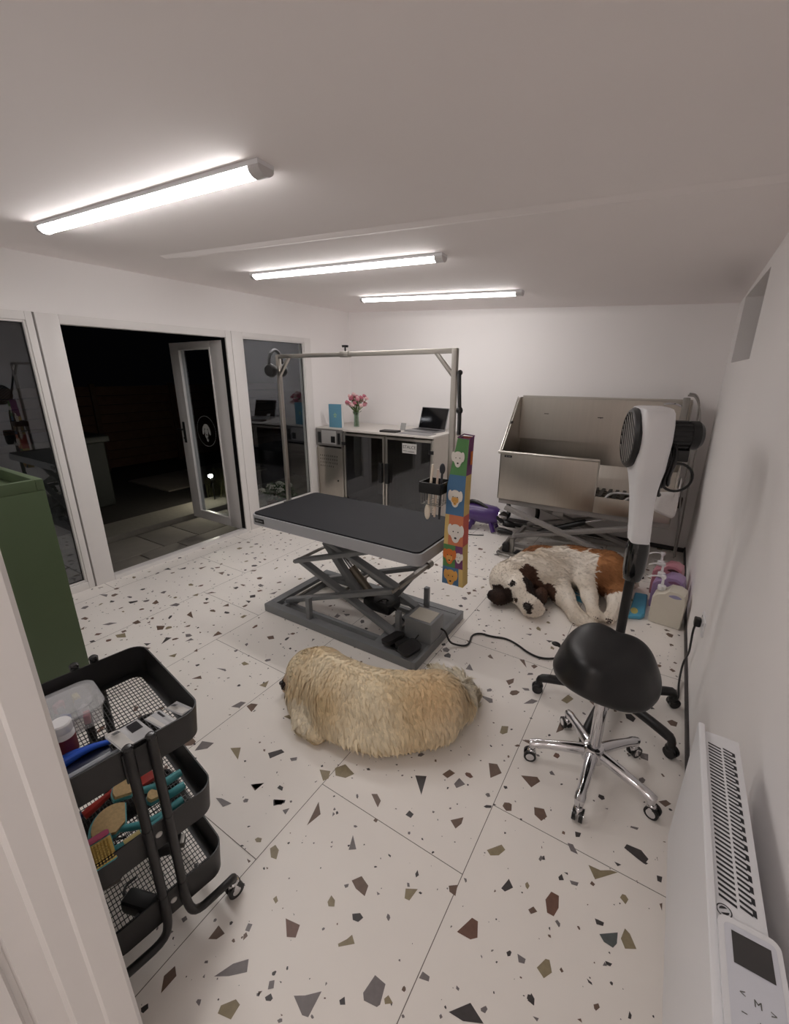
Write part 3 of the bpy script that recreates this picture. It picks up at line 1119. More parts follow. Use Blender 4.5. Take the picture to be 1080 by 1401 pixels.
# coloured dog print bag hanging by a black strap
r = thing('dog_print_bag', 'long patchwork bag printed with dog faces hanging by a black strap at the table end', 'bag', (2.91, 2.43, .52))
xl = lambda z: 2.943 - .045 * min(1, (1.39 - z) / .25) - .014 * max(0, (1.14 - z)) / .62
xr = lambda z: 3.006 - .010 * math.sin((1.39 - z) / .87 * PI) + .010 * (1.39 - z) / .87
Y0, Y1 = 2.32, 2.385
rows = [1.39, 1.195, .975, .80, .665, .555]
frontc = [3, 1, 2, 2, 1]
sidec = [4, 0, 5, 0, 0]
b = MB()
palette = [mat('cloth_yellow', (200, 172, 108), .8), mat('cloth_blue', (74, 112, 148), .8), mat('cloth_orange', (198, 118, 84), .8),
           mat('cloth_green', (84, 132, 80), .8), mat('cloth_purple', (112, 62, 104), .8), mat('cloth_coral', (190, 92, 80), .8),
           mat('fur_white', (222, 216, 208), .8), mat('fur_gold', (214, 160, 84), .8), mat('nose_black', (24, 22, 22), .5), mat('fur_orange', (204, 112, 50), .8)]
for i in range(5):
    for k in range(4):
        za, zb = rows[i] + (rows[i + 1] - rows[i]) * k / 4, rows[i] + (rows[i + 1] - rows[i]) * (k + 1) / 4
        bul = lambda z: .010 * math.sin((1.39 - z) / .87 * PI)
        F = [(xl(za), Y0 - bul(za), za), (xl(zb), Y0 - bul(zb), zb), (xr(zb), Y0 - bul(zb), zb), (xr(za), Y0 - bul(za), za)]
        Bk = [(x, Y1, z) for x, y, z in F]
        mid = .62 if i in (3,) else (.80 if i == 4 else 1)
        for t0, t1, m_ in (((0, mid, frontc[i] if i != 3 else 3), (mid, 1, 4 if i == 3 else 0)) if mid < 1 else (((0, .22, 0), (.22, 1, frontc[i])) if i == 2 else ((0, 1, frontc[i]),))):
            b.mi = m_
            P = lambda q, t: (q[0][0] + (q[3][0] - q[0][0]) * t, q[0][1], q[0][2])
            b.poly([(F[0][0] + (F[3][0] - F[0][0]) * t0, F[0][1], za), (F[1][0] + (F[2][0] - F[1][0]) * t0, F[1][1], zb), (F[1][0] + (F[2][0] - F[1][0]) * t1, F[1][1], zb), (F[0][0] + (F[3][0] - F[0][0]) * t1, F[0][1], za)])
        b.mi = sidec[i]
        b.poly([F[3], F[2], Bk[2], Bk[3]])
        b.poly([F[0], Bk[0], Bk[1], F[1]])
        b.mi = 5
        b.poly([Bk[3], Bk[2], Bk[1], Bk[0]])
zb = .555
b.mi = 1
b.poly([(xl(zb), Y0, zb), (xl(zb), Y1, zb), (xr(zb), Y1, zb), (xr(zb), Y0, zb)])


def dogface(cx, cz, s, fur, y, rot=0):
    for (dx, dz, rx, rz) in ((0, 0, .026, .034), (0, -.022, .017, .022), (-.026, .012, .011, .026), (.026, .012, .011, .026), (0, .026, .02, .014)):
        b.mi = fur
        y -= .00025
        disc(b, cx + s * dx, cz + s * dz, s * rx, s * rz, y, 14)
    b.mi = 8
    disc(b, cx, cz - s * .022, s * .006, s * .0045, y - .0006, 8)
    disc(b, cx - s * .011, cz + s * .006, s * .0028, s * .0032, y - .0006, 8)
    disc(b, cx + s * .011, cz + s * .006, s * .0028, s * .0032, y - .0006, 8)


for (t, z, s, fur) in ((.35, 1.28, 1.0, 6), (.5, 1.07, 1.15, 6), (.5, 1.055, .55, 7), (.62, .875, 1.3, 6), (.34, .732, 1.1, 9), (.34, .718, .5, 7), (.80, .732, .75, 6), (.42, .605, 1.15, 7)):
    bu = .010 * math.sin((1.39 - z) / .87 * PI)
    dogface(xl(z) + (xr(z) - xl(z)) * t, z, s, fur, Y0 - bu - .0022 - (.0012 if s < .7 else 0))
b.mi = 9
b.poly([(3.0095, 2.34, 1.25), (3.0095, 2.37, 1.25), (3.0095, 2.37, 1.32), (3.0095, 2.34, 1.32)])
b.build('bag_body', palette, r, recalc=False)
b = MB()
b.tube([(xl(1.39), Y0, 1.39), (xl(1.39) + .005, Y1, 1.40), (xr(1.39), Y1, 1.395), (xr(1.39), Y0, 1.385)], .0035, 6, closed=True)
b.build('hem', palette[4], r)
b = MB()
b.tube([(2.892, 2.415, 1.70), (2.898, 2.405, 1.66), (2.908, 2.39, 1.60), (2.926, 2.365, 1.50), (2.936, 2.345, 1.43), (2.940, 2.335, 1.40)], .011, 6, 2)
b.ell((2.922, 2.37, 1.52), (.018, .014, .02))
b.ell((2.894, 2.418, 1.705), (.014, .014, .014))
b.build('strap', M_BLACK, r)

# ================================================================ DRYING CABINET AND WORKTOP
CX0, CX1, CXM, CY0, CY1, CZ = .012, 1.70, .45, 4.44, 5.17, 1.052
r = thing('drying_cabinet', 'low white and steel animal drying cabinet with two glass doors against the back wall', 'drying cabinet', (.8, 4.85, 0))
b = MB()
b.box(CXM, CXM + .02, CY0 + .03, CY1, .03, CZ - .025)
b.box(CX1 - .02, CX1, CY0 + .03, CY1, .03, CZ - .025)
b.box(CX0, CX1, CY1 - .02, CY1, .03, CZ - .025)
b.box(CX0, CX1 - .02, CY0 + .03, CY1 - .02, .03, .06)
b.box(CX0, CX0 + .02, CY0 + .03, CY1 - .02, .06, CZ - .025)
b.build('body', [mat('cabinet_cream', (206, 199, 190), .55)], r)
b = MB()
b.box(CX0, CX1 + .004, CY0 + .005, CY1, CZ - .025, CZ, .003)
b.build('cabinet_top', mat('worktop_white', (212, 207, 201), .4, var=.02), r)
b = MB()
for i, x in enumerate((CXM + .022, 1.068)):
    b.box(x, x + .012, CY0 + .03, CY1 - .025, .07, CZ - .03)
b.box(CXM + .02, CX1 - .02, CY1 - .03, CY1 - .02, .06, CZ - .03)
b.box(CXM + .02, CX1 - .02, CY0 + .03, CY1 - .02, .06, .075)
b.build('steel_lining', M_STEEL, r)
b = MB()
b.box(CX0, CXM, CY0, CY0 + .03, .06, .80, .003)
b.build('filter_panel', M_STEELH, r)
b = MB()
rr2 = random.Random(5)
for i in range(34):
    x, z = CX0 + .06 + (i % 9) * .034 + rr2.uniform(-.003, .003), .70 - (i // 9) * .045
    b.box(x - .004, x + .004, CY0 - .002, CY0 + .002, z - .011, z + .011, .002)
b.box(CX0 + .335, CX0 + .35, CY0 - .012, CY0, .38, .40, .002)
b.build('air_slots', M_BLACK, r)  # small black blocks standing for the panel's air slots
b = MB()
b.box(CX0, CXM, CY0 - .004, CY0 + .03, .83, CZ - .012, .003)
cp = b.build('control_panel', mat('panel_grey', (120, 118, 116), .4, .3), r)
b = MB()
b.box(CX0 + .10, CX0 + .335, CY0 - .007, CY0 - .003, .855, CZ - .03, .001)
b.build('panel_plate', mat('panel_plate', (176, 174, 172), .4, .2), cp)
MB().box(CX0 + .255, CX0 + .32, CY0 - .012, CY0 - .006, .875, .955, .002).build('display', M_BLACK, cp)
MB().box(CX0 + .035, CX0 + .085, CY0 - .010, CY0 - .003, .86, 1.0, .002).build('switch', M_BLACK, cp)
MB().box(CX0 + .36, CX0 + .40, CY0 - .010, CY0 - .003, .86, 1.0, .002).build('switch', M_BLACK, cp)
b = MB()
b.box(CXM - .02, CXM - .002, CY0 - .012, CY0, .06, CZ - .05, .003)
b.box(CX0 + .01, CX0 + .022, CY0 - .008, CY0, .06, .80, .003)
b.box(CX0 + .02, CXM - .02, CY0 - .008, CY0, .795, .81, .003)
b.build('trim', M_STEEL, r)
DG = glass_mat('cabinet_glass', (205, 205, 205), .03, .9)
for k, (x0, x1) in enumerate(((CXM + .01, 1.065), (1.085, CX1))):
    fm = MB()
    t = .024
    fm.box(x0, x0 + t, CY0 - .004, CY0 + .022, .06, CZ - .045, .003)
    fm.box(x1 - t, x1, CY0 - .004, CY0 + .022, .06, CZ - .045, .003)
    fm.box(x0 + t, x1 - t, CY0 - .004, CY0 + .022, CZ - .07, CZ - .045, .003)
    fm.box(x0 + t, x1 - t, CY0 - .004, CY0 + .022, .06, .085, .003)
    dr_ = fm.build('door', M_STEEL, r)
    MB().box(x0 + t, x1 - t, CY0 + .006, CY0 + .010, .085, CZ - .07).build('pane', DG, dr_)
    hx = x1 - .035 if k == 0 else x0 + .035
    hb = MB()
    hb.box(hx - .026, hx + .026, CY0 - .045, CY0 - .005, .46, .70, .010)
    hb.cyl((hx, CY0 - .006, .50), (hx, CY0 + .01, .50), .012, n=10)
    hb.build('handle', M_BLACK, dr_)
    hg = MB()
    for z in (.17, .88):
        xx_ = x0 + .012 if k == 0 else x1 - .012
        hg.box(xx_ - .03, xx_ + .03, CY0 - .02, CY0 - .003, z - .02, z + .02, .004)
    hg.build('hinge', M_BLACK, dr_)
b = MB()
for i in range(26):
    x = 1.12 + i * .0208
    b.cyl((x, CY0 + .018, .085), (x, CY0 + .018, CZ - .072), .0030, n=6)
b.build('wire_grid', mat('wire_bright', (190, 188, 184), .35, .6), r)
LS = .09
lb = MB().box(1.225 + LS, 1.41 + LS, CY0 - .0045, CY0 + .001, .845, .955).build('sticker', mat('white_label', (190, 188, 184), .5), r)
A = frame3((1.3175 + LS, CY0 - .0050, .914), (1, 0, 0), (0, 0, 1))
text_mesh('STALCE', .050, M_BLACK, 'sticker_lettering', lb, A)
b = MB()
b.box(1.235 + LS, 1.29 + LS, CY0 - .0054, CY0 - .0046, .868, .873)
b.box(1.30 + LS, 1.385 + LS, CY0 - .0054, CY0 - .0046, .862, .868)
b.build('sticker_lines', M_BLACK, lb)

TOPZ = CZ + .001
# laptop
r = thing('laptop', 'open black-screened laptop on the right end of the worktop', 'laptop', (1.40, 4.8, TOPZ))
A = Matrix.Translation(Vector((1.40, 4.80, TOPZ))) @ Matrix.Rotation(math.radians(-9), 4, 'Z')
MB().box(-.20, .20, -.135, .135, .0, .017, .005, M=A).build('base', mat('laptop_silver', (150, 150, 152), .35, .6), r)
b = MB()
b.box(-.18, .18, -.02, .11, .0172, .0185, .0005, M=A)
b.build('keyboard', mat('keys_dark', (40, 40, 42), .5), r)
A2 = A @ Matrix.Translation(Vector((0, .135, .012))) @ Matrix.Rotation(math.radians(-17), 4, 'X')
lid = MB().box(-.20, .20, -.004, .004, 0, .262, .003, M=A2).build('lid', mat('laptop_silver', (150, 150, 152), .35, .6), r)
MB().box(-.192, .192, -.0052, -.0042, .010, .254, M=A2).build('screen', M_DARKGLASS, lid)
# papers / tray under laptop
b = MB()
b.box(-.20, .22, -.15, .035, 0, .006, .001, M=Matrix.Translation(Vector((1.42, 4.61, TOPZ))) @ Matrix.Rotation(-.06, 4, 'Z'))
tag(origin(b.build('notebook', mat('notebook_grey', (140, 138, 138), .6)), (1.42, 4.55, TOPZ)), 'thin grey notebook lying in front of the laptop at the worktop edge', 'notebook')
b = MB()
b.box(-.11, .11, -.06, .06, 0, .022, .003, M=Matrix.Translation(Vector((1.09, 4.53, TOPZ))) @ Matrix.Rotation(.05, 4, 'Z'))
tag(origin(b.build('card_reader', mat('reader_black', (46, 44, 44), .5)), (1.09, 4.53, TOPZ)), 'flat dark device at the worktop edge left of the laptop', 'device')
b = MB()
A = Matrix.Translation(Vector((1.13, 4.74, TOPZ))) @ Matrix.Rotation(-.35, 4, 'X')
b.box(-.035, .035, -.004, .004, .0, .09, .003, M=A)
b.box(-.03, .03, .0, .05, .0, .008, .002, M=Matrix.Translation(Vector((1.13, 4.74, TOPZ))))
tag(origin(b.build('phone_stand', mat('phone_grey', (150, 150, 148), .4)), (1.13, 4.74, TOPZ)), 'small grey card stand propped left of the laptop', 'stand')
# greeting card
b = MB()
A = Matrix.Translation(Vector((.265, 4.55, TOPZ))) @ Matrix.Rotation(.10, 4, 'Z')
b.box(-.095, .095, -.02, .02, 0, .285, .001, M=A)
o = b.build('gift_bag', [mat('card_blue', (96, 148, 172), .6)])
tag(origin(o, (.265, 4.55, TOPZ)), 'pale blue upright gift bag with a small flower motif beside the vase', 'gift bag')
b = MB()
for k in range(5):
    a = k * 1.25 + .3
    T = A @ Matrix.Translation(Vector((.015 * math.cos(a) + .0, -.0205, .15 + .02 * math.sin(a)))) @ Matrix.Rotation(-a, 4, 'Y')
    b.prism([T @ Vector((-.014, 0, 0)), T @ Vector((0, 0, .006)), T @ Vector((.014, 0, 0)), T @ Vector((0, 0, -.006))], A.to_3x3() @ Vector((0, -.0008, 0)))
m_ = b.build('motif', mat('motif_green', (170, 200, 120), .6))
m_.data.transform(Matrix.Translation(-Vector((.265, 4.55, TOPZ))))
m_.parent = o
b = MB()
b.box(.0955, .0995, -.02, .02, 0, .285, M=A)
m_ = b.build('side_fold', mat('card_white', (214, 214, 212), .6))
m_.data.transform(Matrix.Translation(-Vector((.265, 4.55, TOPZ))))
m_.parent = o
# vase with flowers
vx, vy = .44, 4.74
r = thing('flower_vase', 'clear glass vase of pink flowers on the worktop behind the pale blue gift bag', 'vase of flowers', (vx, vy, TOPZ))
b = MB()
b.lathe([(0, 0), (.036, 0), (.034, .05), (.030, .13), (.038, .19), (.036, .19), (.028, .13), (.031, .05), (.031, .01), (0, .008)], (vx, vy, TOPZ), 24)
b.build('vase', glass_mat('vase_glass', (222, 232, 222), .08, .9), r)
rf = random.Random(11)
b = MB()
heads = []
for i in range(30):
    a = i * 2.4
    q = .02 + .115 * math.sqrt(i / 30)
    top = Vector((vx + q * math.cos(a), vy + q * math.sin(a), TOPZ + rf.uniform(.33, .43) - q * .55))
    b.tube([(vx - .012 * math.cos(a), vy - .012 * math.sin(a), TOPZ + .012), (vx + .010 * math.cos(a), vy + .01 * math.sin(a), TOPZ + .18), top], .0028, 5, 1)
    heads.append(top)
b.build('stems', mat('stem_green', (92, 118, 62), .6), r)
b = MB()
for i in range(40):
    a = rf.random() * 6.28
    q = rf.uniform(.01, .06)
    p = Vector((vx + q * math.cos(a), vy + q * math.sin(a), TOPZ + rf.uniform(.14, .36)))
    b.ell(p, (.022, .009, .003), Euler((rf.uniform(-1, 1), rf.uniform(-1.2, 1.2), a)).to_matrix().to_4x4(), 8, 4)
b.build('leaves', mat('leaf_dull', (82, 96, 60), .6), r)
for i, t in enumerate(heads):
    b = MB()
    for k in range(14):
        a1, a2 = k * 2.4, .0 + k * .12
        v_ = Vector((math.cos(a1) * math.cos(a2), math.sin(a1) * math.cos(a2), math.sin(a2)))
        b.ell(t + v_ * .016, (.020, .014, .007), Euler((a2, a1 * .5, a1)).to_matrix().to_4x4(), 8, 5)
    b.build('flower', mat(('petal_pink', 'petal_rose', 'petal_pale')[i % 3], ((206, 142, 152), (190, 112, 128), (226, 192, 192))[i % 3], .6, var=.1), r)

# ================================================================ DOG BATH
r = thing('dog_bath', 'stainless steel dog bath with high splashback on a scissor lift base in the corner', 'dog bath', (3.2, 4.8, 0))
BX0, BX1, BF, BB = 2.44, 3.98, 4.50, 5.12
ZBOT, ZRIM, ZTOP = .47, .955, 1.465
XC = 3.36
t = .008
b = MB()
b.box(BX0, XC, BF, BF + t, ZBOT, ZRIM, .002)
b.box(XC, BX1, BF, BF + t, ZBOT, .625, .002)
b.box(BX0, BX1, BF + t, BB, ZBOT, ZBOT + t, 0)
b.box(BX0, BX1, BB - t, BB, ZBOT + t, ZTOP, .002)
b.build('tub', M_STEELH, r)
b = MB()
# sloping left cheek, edge folded outwards
b.prism([(BX0, BF, ZBOT), (BX0, BF, ZRIM), (BX0, BF + .03, ZRIM + .02), (BX0, 4.98, ZTOP), (BX0, BB, ZTOP), (BX0, BB, ZBOT)], (t, 0, 0))
b.bar((BX0 - .012, BF + .02, ZRIM), (BX0 - .012, 4.98, ZTOP), .004, .032)
b.build('side_panel', M_STEEL, r)
b = MB()
b.prism([(BX1 - t, BF, ZBOT), (BX1 - t, BF, .66), (BX1 - t, 4.62, .70), (BX1 - t, 4.98, ZTOP), (BX1 - t, BB, ZTOP), (BX1 - t, BB, ZBOT)], (t, 0, 0))
b.build('side_panel', M_STEEL, r)
b = MB()
b.cyl((BX0 - .02, BF - .004, ZRIM), (XC, BF - .004, ZRIM), .013, n=12)
b.cyl((XC, BF - .002, ZRIM), (XC, BF - .002, .63), .006, n=8)
b.bar((BX0, BB - .01, ZTOP), (BX1, BB - .01, ZTOP), .012, .03)
b.box(BX0 - .02, BX0 + .01, BF - .01, BF + .06, ZRIM - .02, ZRIM + .012, .003)
b.build('rim', M_STEEL, r)
b = MB()
b.box(BX0 + .01, BX1 - .01, BB - .085, BB - .078, 1.035, 1.462)
b.box(BX0 + .01, BX1 - .01, BB - .078, BB - .010, 1.035, 1.041)
b.prism([(BX0 + .01, BB - .010, .80), (BX0 + .01, BB - .10, .56), (BX0 + .01, BB - .11, .565), (BX0 + .01, BB - .014, .81)], (BX1 - BX0 - .02, 0, 0))
b.build('inner_wall', M_STEELH, r)
b = MB()
for i in range(24):
    x = BX0 + .04 + i * .063
    b.box(x, x + .03, BF + .03, BB - .05, .582, .592)
for j in range(6):
    y = BF + .04 + j * .1
    b.box(BX0 + .03, BX1 - .03, y, y + .012, .577, .5815)
b.build('floor_grate', M_BLACK, r)
b = MB()
b.box(BX0 + .045, BX0 + .12, BF - .004, BF + .002, .905, .925)
b.build('name_plate', M_BLACK, r)
b = MB()
b.box(BX0 + .060, BX0 + .072, BF - .0046, BF - .003, .911, .919)
b.box(BX0 + .082, BX0 + .108, BF - .0046, BF - .003, .913, .917)
b.build('plate_marking', mat('plate_silver', (150, 150, 150), .4, .5), r)
b = MB()
b.box(BX0 + t, BX0 + t + .002, 4.72, 4.80, 1.21, 1.235)
b.box(2.70, 2.745, BB - .089, BB - .085, 1.30, 1.307)
b.box(3.22, 3.27, BB - .089, BB - .085, 1.285, 1.292)
b.cyl((3.25, BB - .105, 1.288), (3.25, BB - .085, 1.288), .006, n=8)
b.build('slot', M_BLACK, r)
b = MB()
b.tube([(3.44, 4.56, .60), (3.46, 4.66, .625), (3.52, 4.74, .63), (3.66, 4.76, .625)], .010, 8, 2)
b.tube([(3.60, 4.54, .60), (3.62, 4.61, .62), (3.68, 4.66, .625), (3.80, 4.66, .62)], .010, 8, 2)
b.build('ramp_rails', mat('rail_white', (206, 206, 206), .35), r)
# base frame under tub
b = MB()
b.box(BX0 + .01, BX1 - .0, BF + .02, BF + .06, .415, .468, .004)
b.box(BX0 + .01, BX1 - .0, BB - .07, BB - .03, .415, .468, .004)
b.box(BX0 + .01, BX0 + .05, BF + .06, BB - .07, .415, .468, .004)
b.box(BX1 - .05, BX1, BF + .06, BB - .07, .415, .468, .004)
b.box(3.00, 3.10, BF + .035, BF + .055, .37, .42, .004)
b.build('upper_frame', mat('lift_grey_paint', (138, 134, 131), .45, var=.06), r)
b = MB()
for y in (4.36, 4.92):
    b.box(2.62, 3.82, y - .02, y + .02, .035, .075, .003)
b.box(2.62, 2.66, 4.38, 4.90, .035, .075, .003)
b.box(3.78, 3.82, 4.38, 4.90, .035, .075, .003)
b.build('floor_frame', mat('lift_grey_paint', (138, 134, 131), .45, var=.06), r)
for y in (4.42, 4.86):
    MB().bar((2.56, y, .41), (3.72, y, .075), .035, .075, .003, up=(0, 1, 0)).build('scissor_arm', mat('lift_grey_paint', (138, 134, 131), .45, var=.06), r)
    MB().bar((2.68, y + .035, .115), (3.78, y + .035, .41), .035, .075, .003, up=(0, 1, 0)).build('scissor_arm', mat('lift_grey_paint', (138, 134, 131), .45, var=.06), r)
b = MB()
b.cyl((2.86, 4.62, .13), (3.30, 4.62, .33), .030)
b.mi = 1
b.cyl((3.28, 4.62, .32), (3.50, 4.62, .40), .014)
b.build('lift_cylinder', [M_BLACK, M_CHROME], r)
for x, y in ((2.60, 4.32), (3.84, 4.32), (2.60, 4.95), (3.84, 4.95)):
    b = MB()
    b.lathe([(0, 0), (.028, 0), (.028, .010), (.010, .016), (.010, .05), (0, .05)], (x, y, 0), 16)
    b.build('levelling_foot', M_BLACK, r)
# little lift pump beside the base
r = thing('pedal_pump', 'black and steel lift pedal by the left foot of the dog bath', 'pedal', (2.70, 4.28, 0))
b = MB()
b.box(2.60, 2.78, 4.16, 4.22, .012, .03, .004)
b.tube([(2.60, 4.19, .02), (2.60, 4.14, .025), (2.64, 4.10, .025), (2.74, 4.10, .025)], .012, 8, 2)
b.bar((2.62, 4.22, .03), (2.68, 4.28, .15), .03, .03, .004)
b.box(2.70, 2.74, 4.20, 4.24, .0, .17, .004)
b.build('pedal_frame', M_DULL, r)
b = MB()
b.box(2.635, 2.705, 4.17, 4.25, .03, .12, .02)
b.box(2.75, 2.87, 4.17, 4.27, .0, .05, .02)
b.build('pedal_pad', M_BLACK, r)
# shower hose, tap and towel at the right end
b = MB()
b.tube([(3.94, 5.03, 1.535), (4.0, 5.02, 1.53), (4.04, 5.0, 1.40), (4.02, 4.9, 1.1), (4.04, 4.85, .9), (4.02, 4.8, .66), (4.05, 4.72, .45), (4.06, 4.75, .2), (4.07, 4.82, .06)], .008, 8, 3)
b.tube([(3.93, 5.0, 1.52), (4.0, 5.0, 1.515), (4.07, 4.96, 1.3), (4.07, 4.86, .8), (4.075, 4.80, .4), (4.08, 4.85, .06)], .007, 8, 3)
tag(origin(b.build('water_hose', mat('hose_grey', (150, 146, 142), .4, .4)), (4.05, 4.9, 0)), 'pair of grey water hoses dropping beside the right end of the dog bath', 'hose')
r = thing('shower_mixer', 'chrome shower mixer with a hand shower at the top right corner of the dog bath', 'shower', (3.93, 5.1, 1.35))
b = MB()
b.box(3.90, 3.955, 4.97, 5.03, 1.20, 1.50, .008)
b.build('mixer_plate', M_DULL, r)
b = MB()
b.tube([(3.91, 4.99, 1.42), (3.86, 4.97, 1.445), (3.80, 4.96, 1.45), (3.76, 4.95, 1.44)], .009, 8, 2)
b.lathe([(0, 0), (.022, 0), (.022, .02), (0, .025)], (3.88, 4.99, 1.28), 16, (0, -1, 0))
b.tube([(3.88, 4.98, 1.28), (3.86, 4.95, 1.30), (3.85, 4.96, 1.26), (3.86, 4.97, 1.22), (3.88, 4.98, 1.27)], .006, 8, 1)
b.build('hand_shower', M_CHROME, r)
b = MB()
rt = random.Random(4)
pts = [(BX1 - .14, 4.50), (BX1 - .02, 4.48), (BX1 + .015, 4.50), (BX1 + .015, 4.62), (BX1 + .012, 4.74)]
G = []
for i in range(13):
    u = i / 12
    k = u * 4
    a = min(3, int(k))
    fx = pts[a][0] + (pts[a + 1][0] - pts[a][0]) * (k - a)
    fy = pts[a][1] + (pts[a + 1][1] - pts[a][1]) * (k - a)
    row = []
    for j in range(9):
        v_ = j / 8
        row.append(b.bm.verts.new((fx + .006 * math.sin(9 * u + 5 * v_), fy - .010 * math.sin(14 * u + 2 * v_) - .004, .84 - v_ * (.26 + .05 * math.sin(5 * u)) - .10 * (1 - u) * (1 - v_))))
    G.append(row)
for i in range(12):
    for j in range(8):
        f_ = b.bm.faces.new((G[i][j], G[i + 1][j], G[i + 1][j + 1], G[i][j + 1]))
        f_.smooth = True
o = b.build('towel', mat('towel_white', (206, 202, 200), .9, bump=.3, scale=60), recalc=False)
sm = o.modifiers.new('thick', 'SOLIDIFY')
sm.thickness = .006
tag(origin(o, (BX1, 4.55, .6)), 'crumpled white towel hanging over the right end of the dog bath', 'towel')
# small dark socket box on the wall behind
b = MB()
b.box(4.01, 4.06, 5.12, 5.19, .46, .56, .004)
tag(origin(b.build('junction_box', mat('dark_box', (60, 44, 42), .5)), (4.03, 5.16, .46)), 'small dark junction box low on the back wall right of the dog bath', 'box')

# ================================================================ PURPLE BLOWER
r = thing('pet_blower', 'purple blow dryer with a black hose on the floor by the back wall', 'blow dryer', (2.27, 4.72, 0))
A = Matrix.Translation(Vector((2.20, 4.76, 0))) @ Matrix.Rotation(math.radians(8), 4, 'Z')
b = MB()
b.lathe([(0, -.20), (.07, -.20), (.105, -.16), (.112, 0), (.105, .14), (.075, .19), (0, .19)], A @ Vector((0, 0, .19)), 24, A.to_3x3() @ Vector((1, 0, -.08)))
b.build('housing', mat('purple_plastic', (74, 48, 112), .32, coat=.3), r)
b = MB()
b.lathe([(.078, .0), (.082, .03), (.06, .09), (.045, .11), (0, .11)], A @ Vector((.17, 0, .176)), 20, A.to_3x3() @ Vector((1, 0, -.05)))
b.build('chrome_end', M_CHROME, r)
for x, y in ((-.12, -.09), (.13, -.09), (-.12, .09), (.13, .09)):
    MB().bar(A @ Vector((x * .8, y * .7, .12)), A @ Vector((x * 1.15, y * 1.1, .012)), .035, .045, .008).build('foot', mat('purple_plastic', (74, 48, 112), .32), r)
b = MB()
b.tube([A @ Vector(p) for p in ((-.20, -.02, .30), (-.08, -.03, .34), (.10, -.05, .24), (.24, -.08, .14))], .022, 10, 2)
b.build('handle', M_BLACK, r)
b = MB()
b.tube([(2.43, 4.79, .17), (2.49, 4.81, .19), (2.44, 4.92, .30), (2.38, 5.02, .35), (2.50, 5.06, .34), (2.62, 5.06, .36), (2.72, 5.04, .34), (2.75, 5.03, .2), (2.72, 5.03, .08), (2.62, 5.04, .03), (2.50, 5.02, .03)], .024, 12, 3)
b.lathe([(.02, 0), (.036, .02), (.04, .06), (.03, .12), (.024, .14), (0, .14)], A @ Vector((.24, -.06, .13)), 16, A.to_3x3() @ Vector((1, .1, -.15)))
b.lathe([(.03, 0), (.034, .05), (.022, .16), (0, .16)], A @ Vector((.20, -.10, .05)), 16, A.to_3x3() @ Vector((1, -.05, -.06)))
b.build('hose', M_BLACK, r)
b = MB()
b.tube([(1.98, 4.52, .006), (2.08, 4.48, .006), (2.20, 4.50, .006), (2.30, 4.56, .006)], .006, 6, 2)
b.tube([(2.44, 4.62, .14), (2.55, 4.68, .11), (2.60, 4.72, .10)], .004, 6, 1)
b.build('cable', M_BLACK, r)

# ================================================================ STAND DRYER
r = thing('stand_dryer', 'white stand dryer with round black grille on a black castor base', 'stand dryer', (3.808, 2.50, 0))
HX, HY, HZ = 3.775, 2.49, 1.43
a_ = Vector((.95, .31, 0)).normalized()
b_ = Vector((-.31, .95, 0)).normalized()
Z3 = Vector((0, 0, 1))


def P3(u, v, z):      # u along fan axis, v across, z up (world)
    return Vector((HX, HY, 0)) + a_ * u + b_ * v + Z3 * z


b = MB()
secs = [(1.565, .075, .050, 0), (1.560, .105, .056, 0), (1.545, .122, .060, 0), (1.50, .138, .062, 0), (1.43, .145, .062, 0), (1.36, .135, .061, 0), (1.31, .115, .056, .0),
        (1.26, .088, .050, .004), (1.21, .070, .046, .008), (1.15, .060, .042, .014), (1.05, .054, .041, .024), (.975, .052, .040, .030), (.960, .050, .039, .032)]
rings = []
for z, hv, hu, off in secs:
    o_ = rrect(-hu, hu, -hv, hv, min(hu, hv) * .55, 4)
    rings.append([b.bm.verts.new(P3(u + off * .9, v - (.06 if z < 1.3 else .06 * max(0, (1.36 - z) / .06) if z < 1.36 else 0) * .5, z)) for u, v in o_])
for A_, B_ in zip(rings[:-1], rings[1:]):
    n = len(A_)
    for i in range(n):
        f = b.bm.faces.new((A_[i], A_[(i + 1) % n], B_[(i + 1) % n], B_[i]))
        f.smooth = True
b.bm.faces.new(rings[0])
b.bm.faces.new(rings[-1][::-1])
hs = b.build('housing', M_WHITE, r)
b = MB()
b.lathe([(.128, 0), (.132, .012), (.122, .024), (.112, .026), (.112, .010), (.0, .010)], P3(-.058, 0, 1.43), 36, -a_)
b.build('grille_ring', M_BLACK, r)
b = MB()
for i in range(9):
    q = -.1 + i * .025
    hl = math.sqrt(max(0, .113 ** 2 - q * q))
    e1 = Vector((0, .78, .62))
    e2 = Vector((0, -.62, .78))
    pa = P3(-.080, 0, 1.43) + (b_ * e1.y + Z3 * e1.z) * hl + (b_ * e2.y + Z3 * e2.z) * q
    pb = P3(-.080, 0, 1.43) - (b_ * e1.y + Z3 * e1.z) * hl + (b_ * e2.y + Z3 * e2.z) * q
    b.cyl(pa, pb, .0024, n=6)
b.build('grille', mat('grille_grey', (150, 146, 140), .4), r)
b = MB()
b.lathe([(.055, 0), (.064, .004), (.066, .02), (.058, .03), (.058, .10), (.062, .105), (.062, .135), (.048, .152), (0, .157)], P3(.058, .02, 1.445), 28, a_)
for i in range(14):
    t = 2 * PI * i / 14
    b.bar(P3(.09, .02 + .060 * math.cos(t), 1.445 + .060 * math.sin(t)), P3(.158, .02 + .060 * math.cos(t), 1.445 + .060 * math.sin(t)), .006, .006)
b.build('motor', M_BLACK, r)
b = MB()
b.box(HX + .085, HX + .165, HY + .02, HY + .09, 1.335, 1.385, .006)
b.build('motor_bracket', M_BLACK, r)
b = MB()
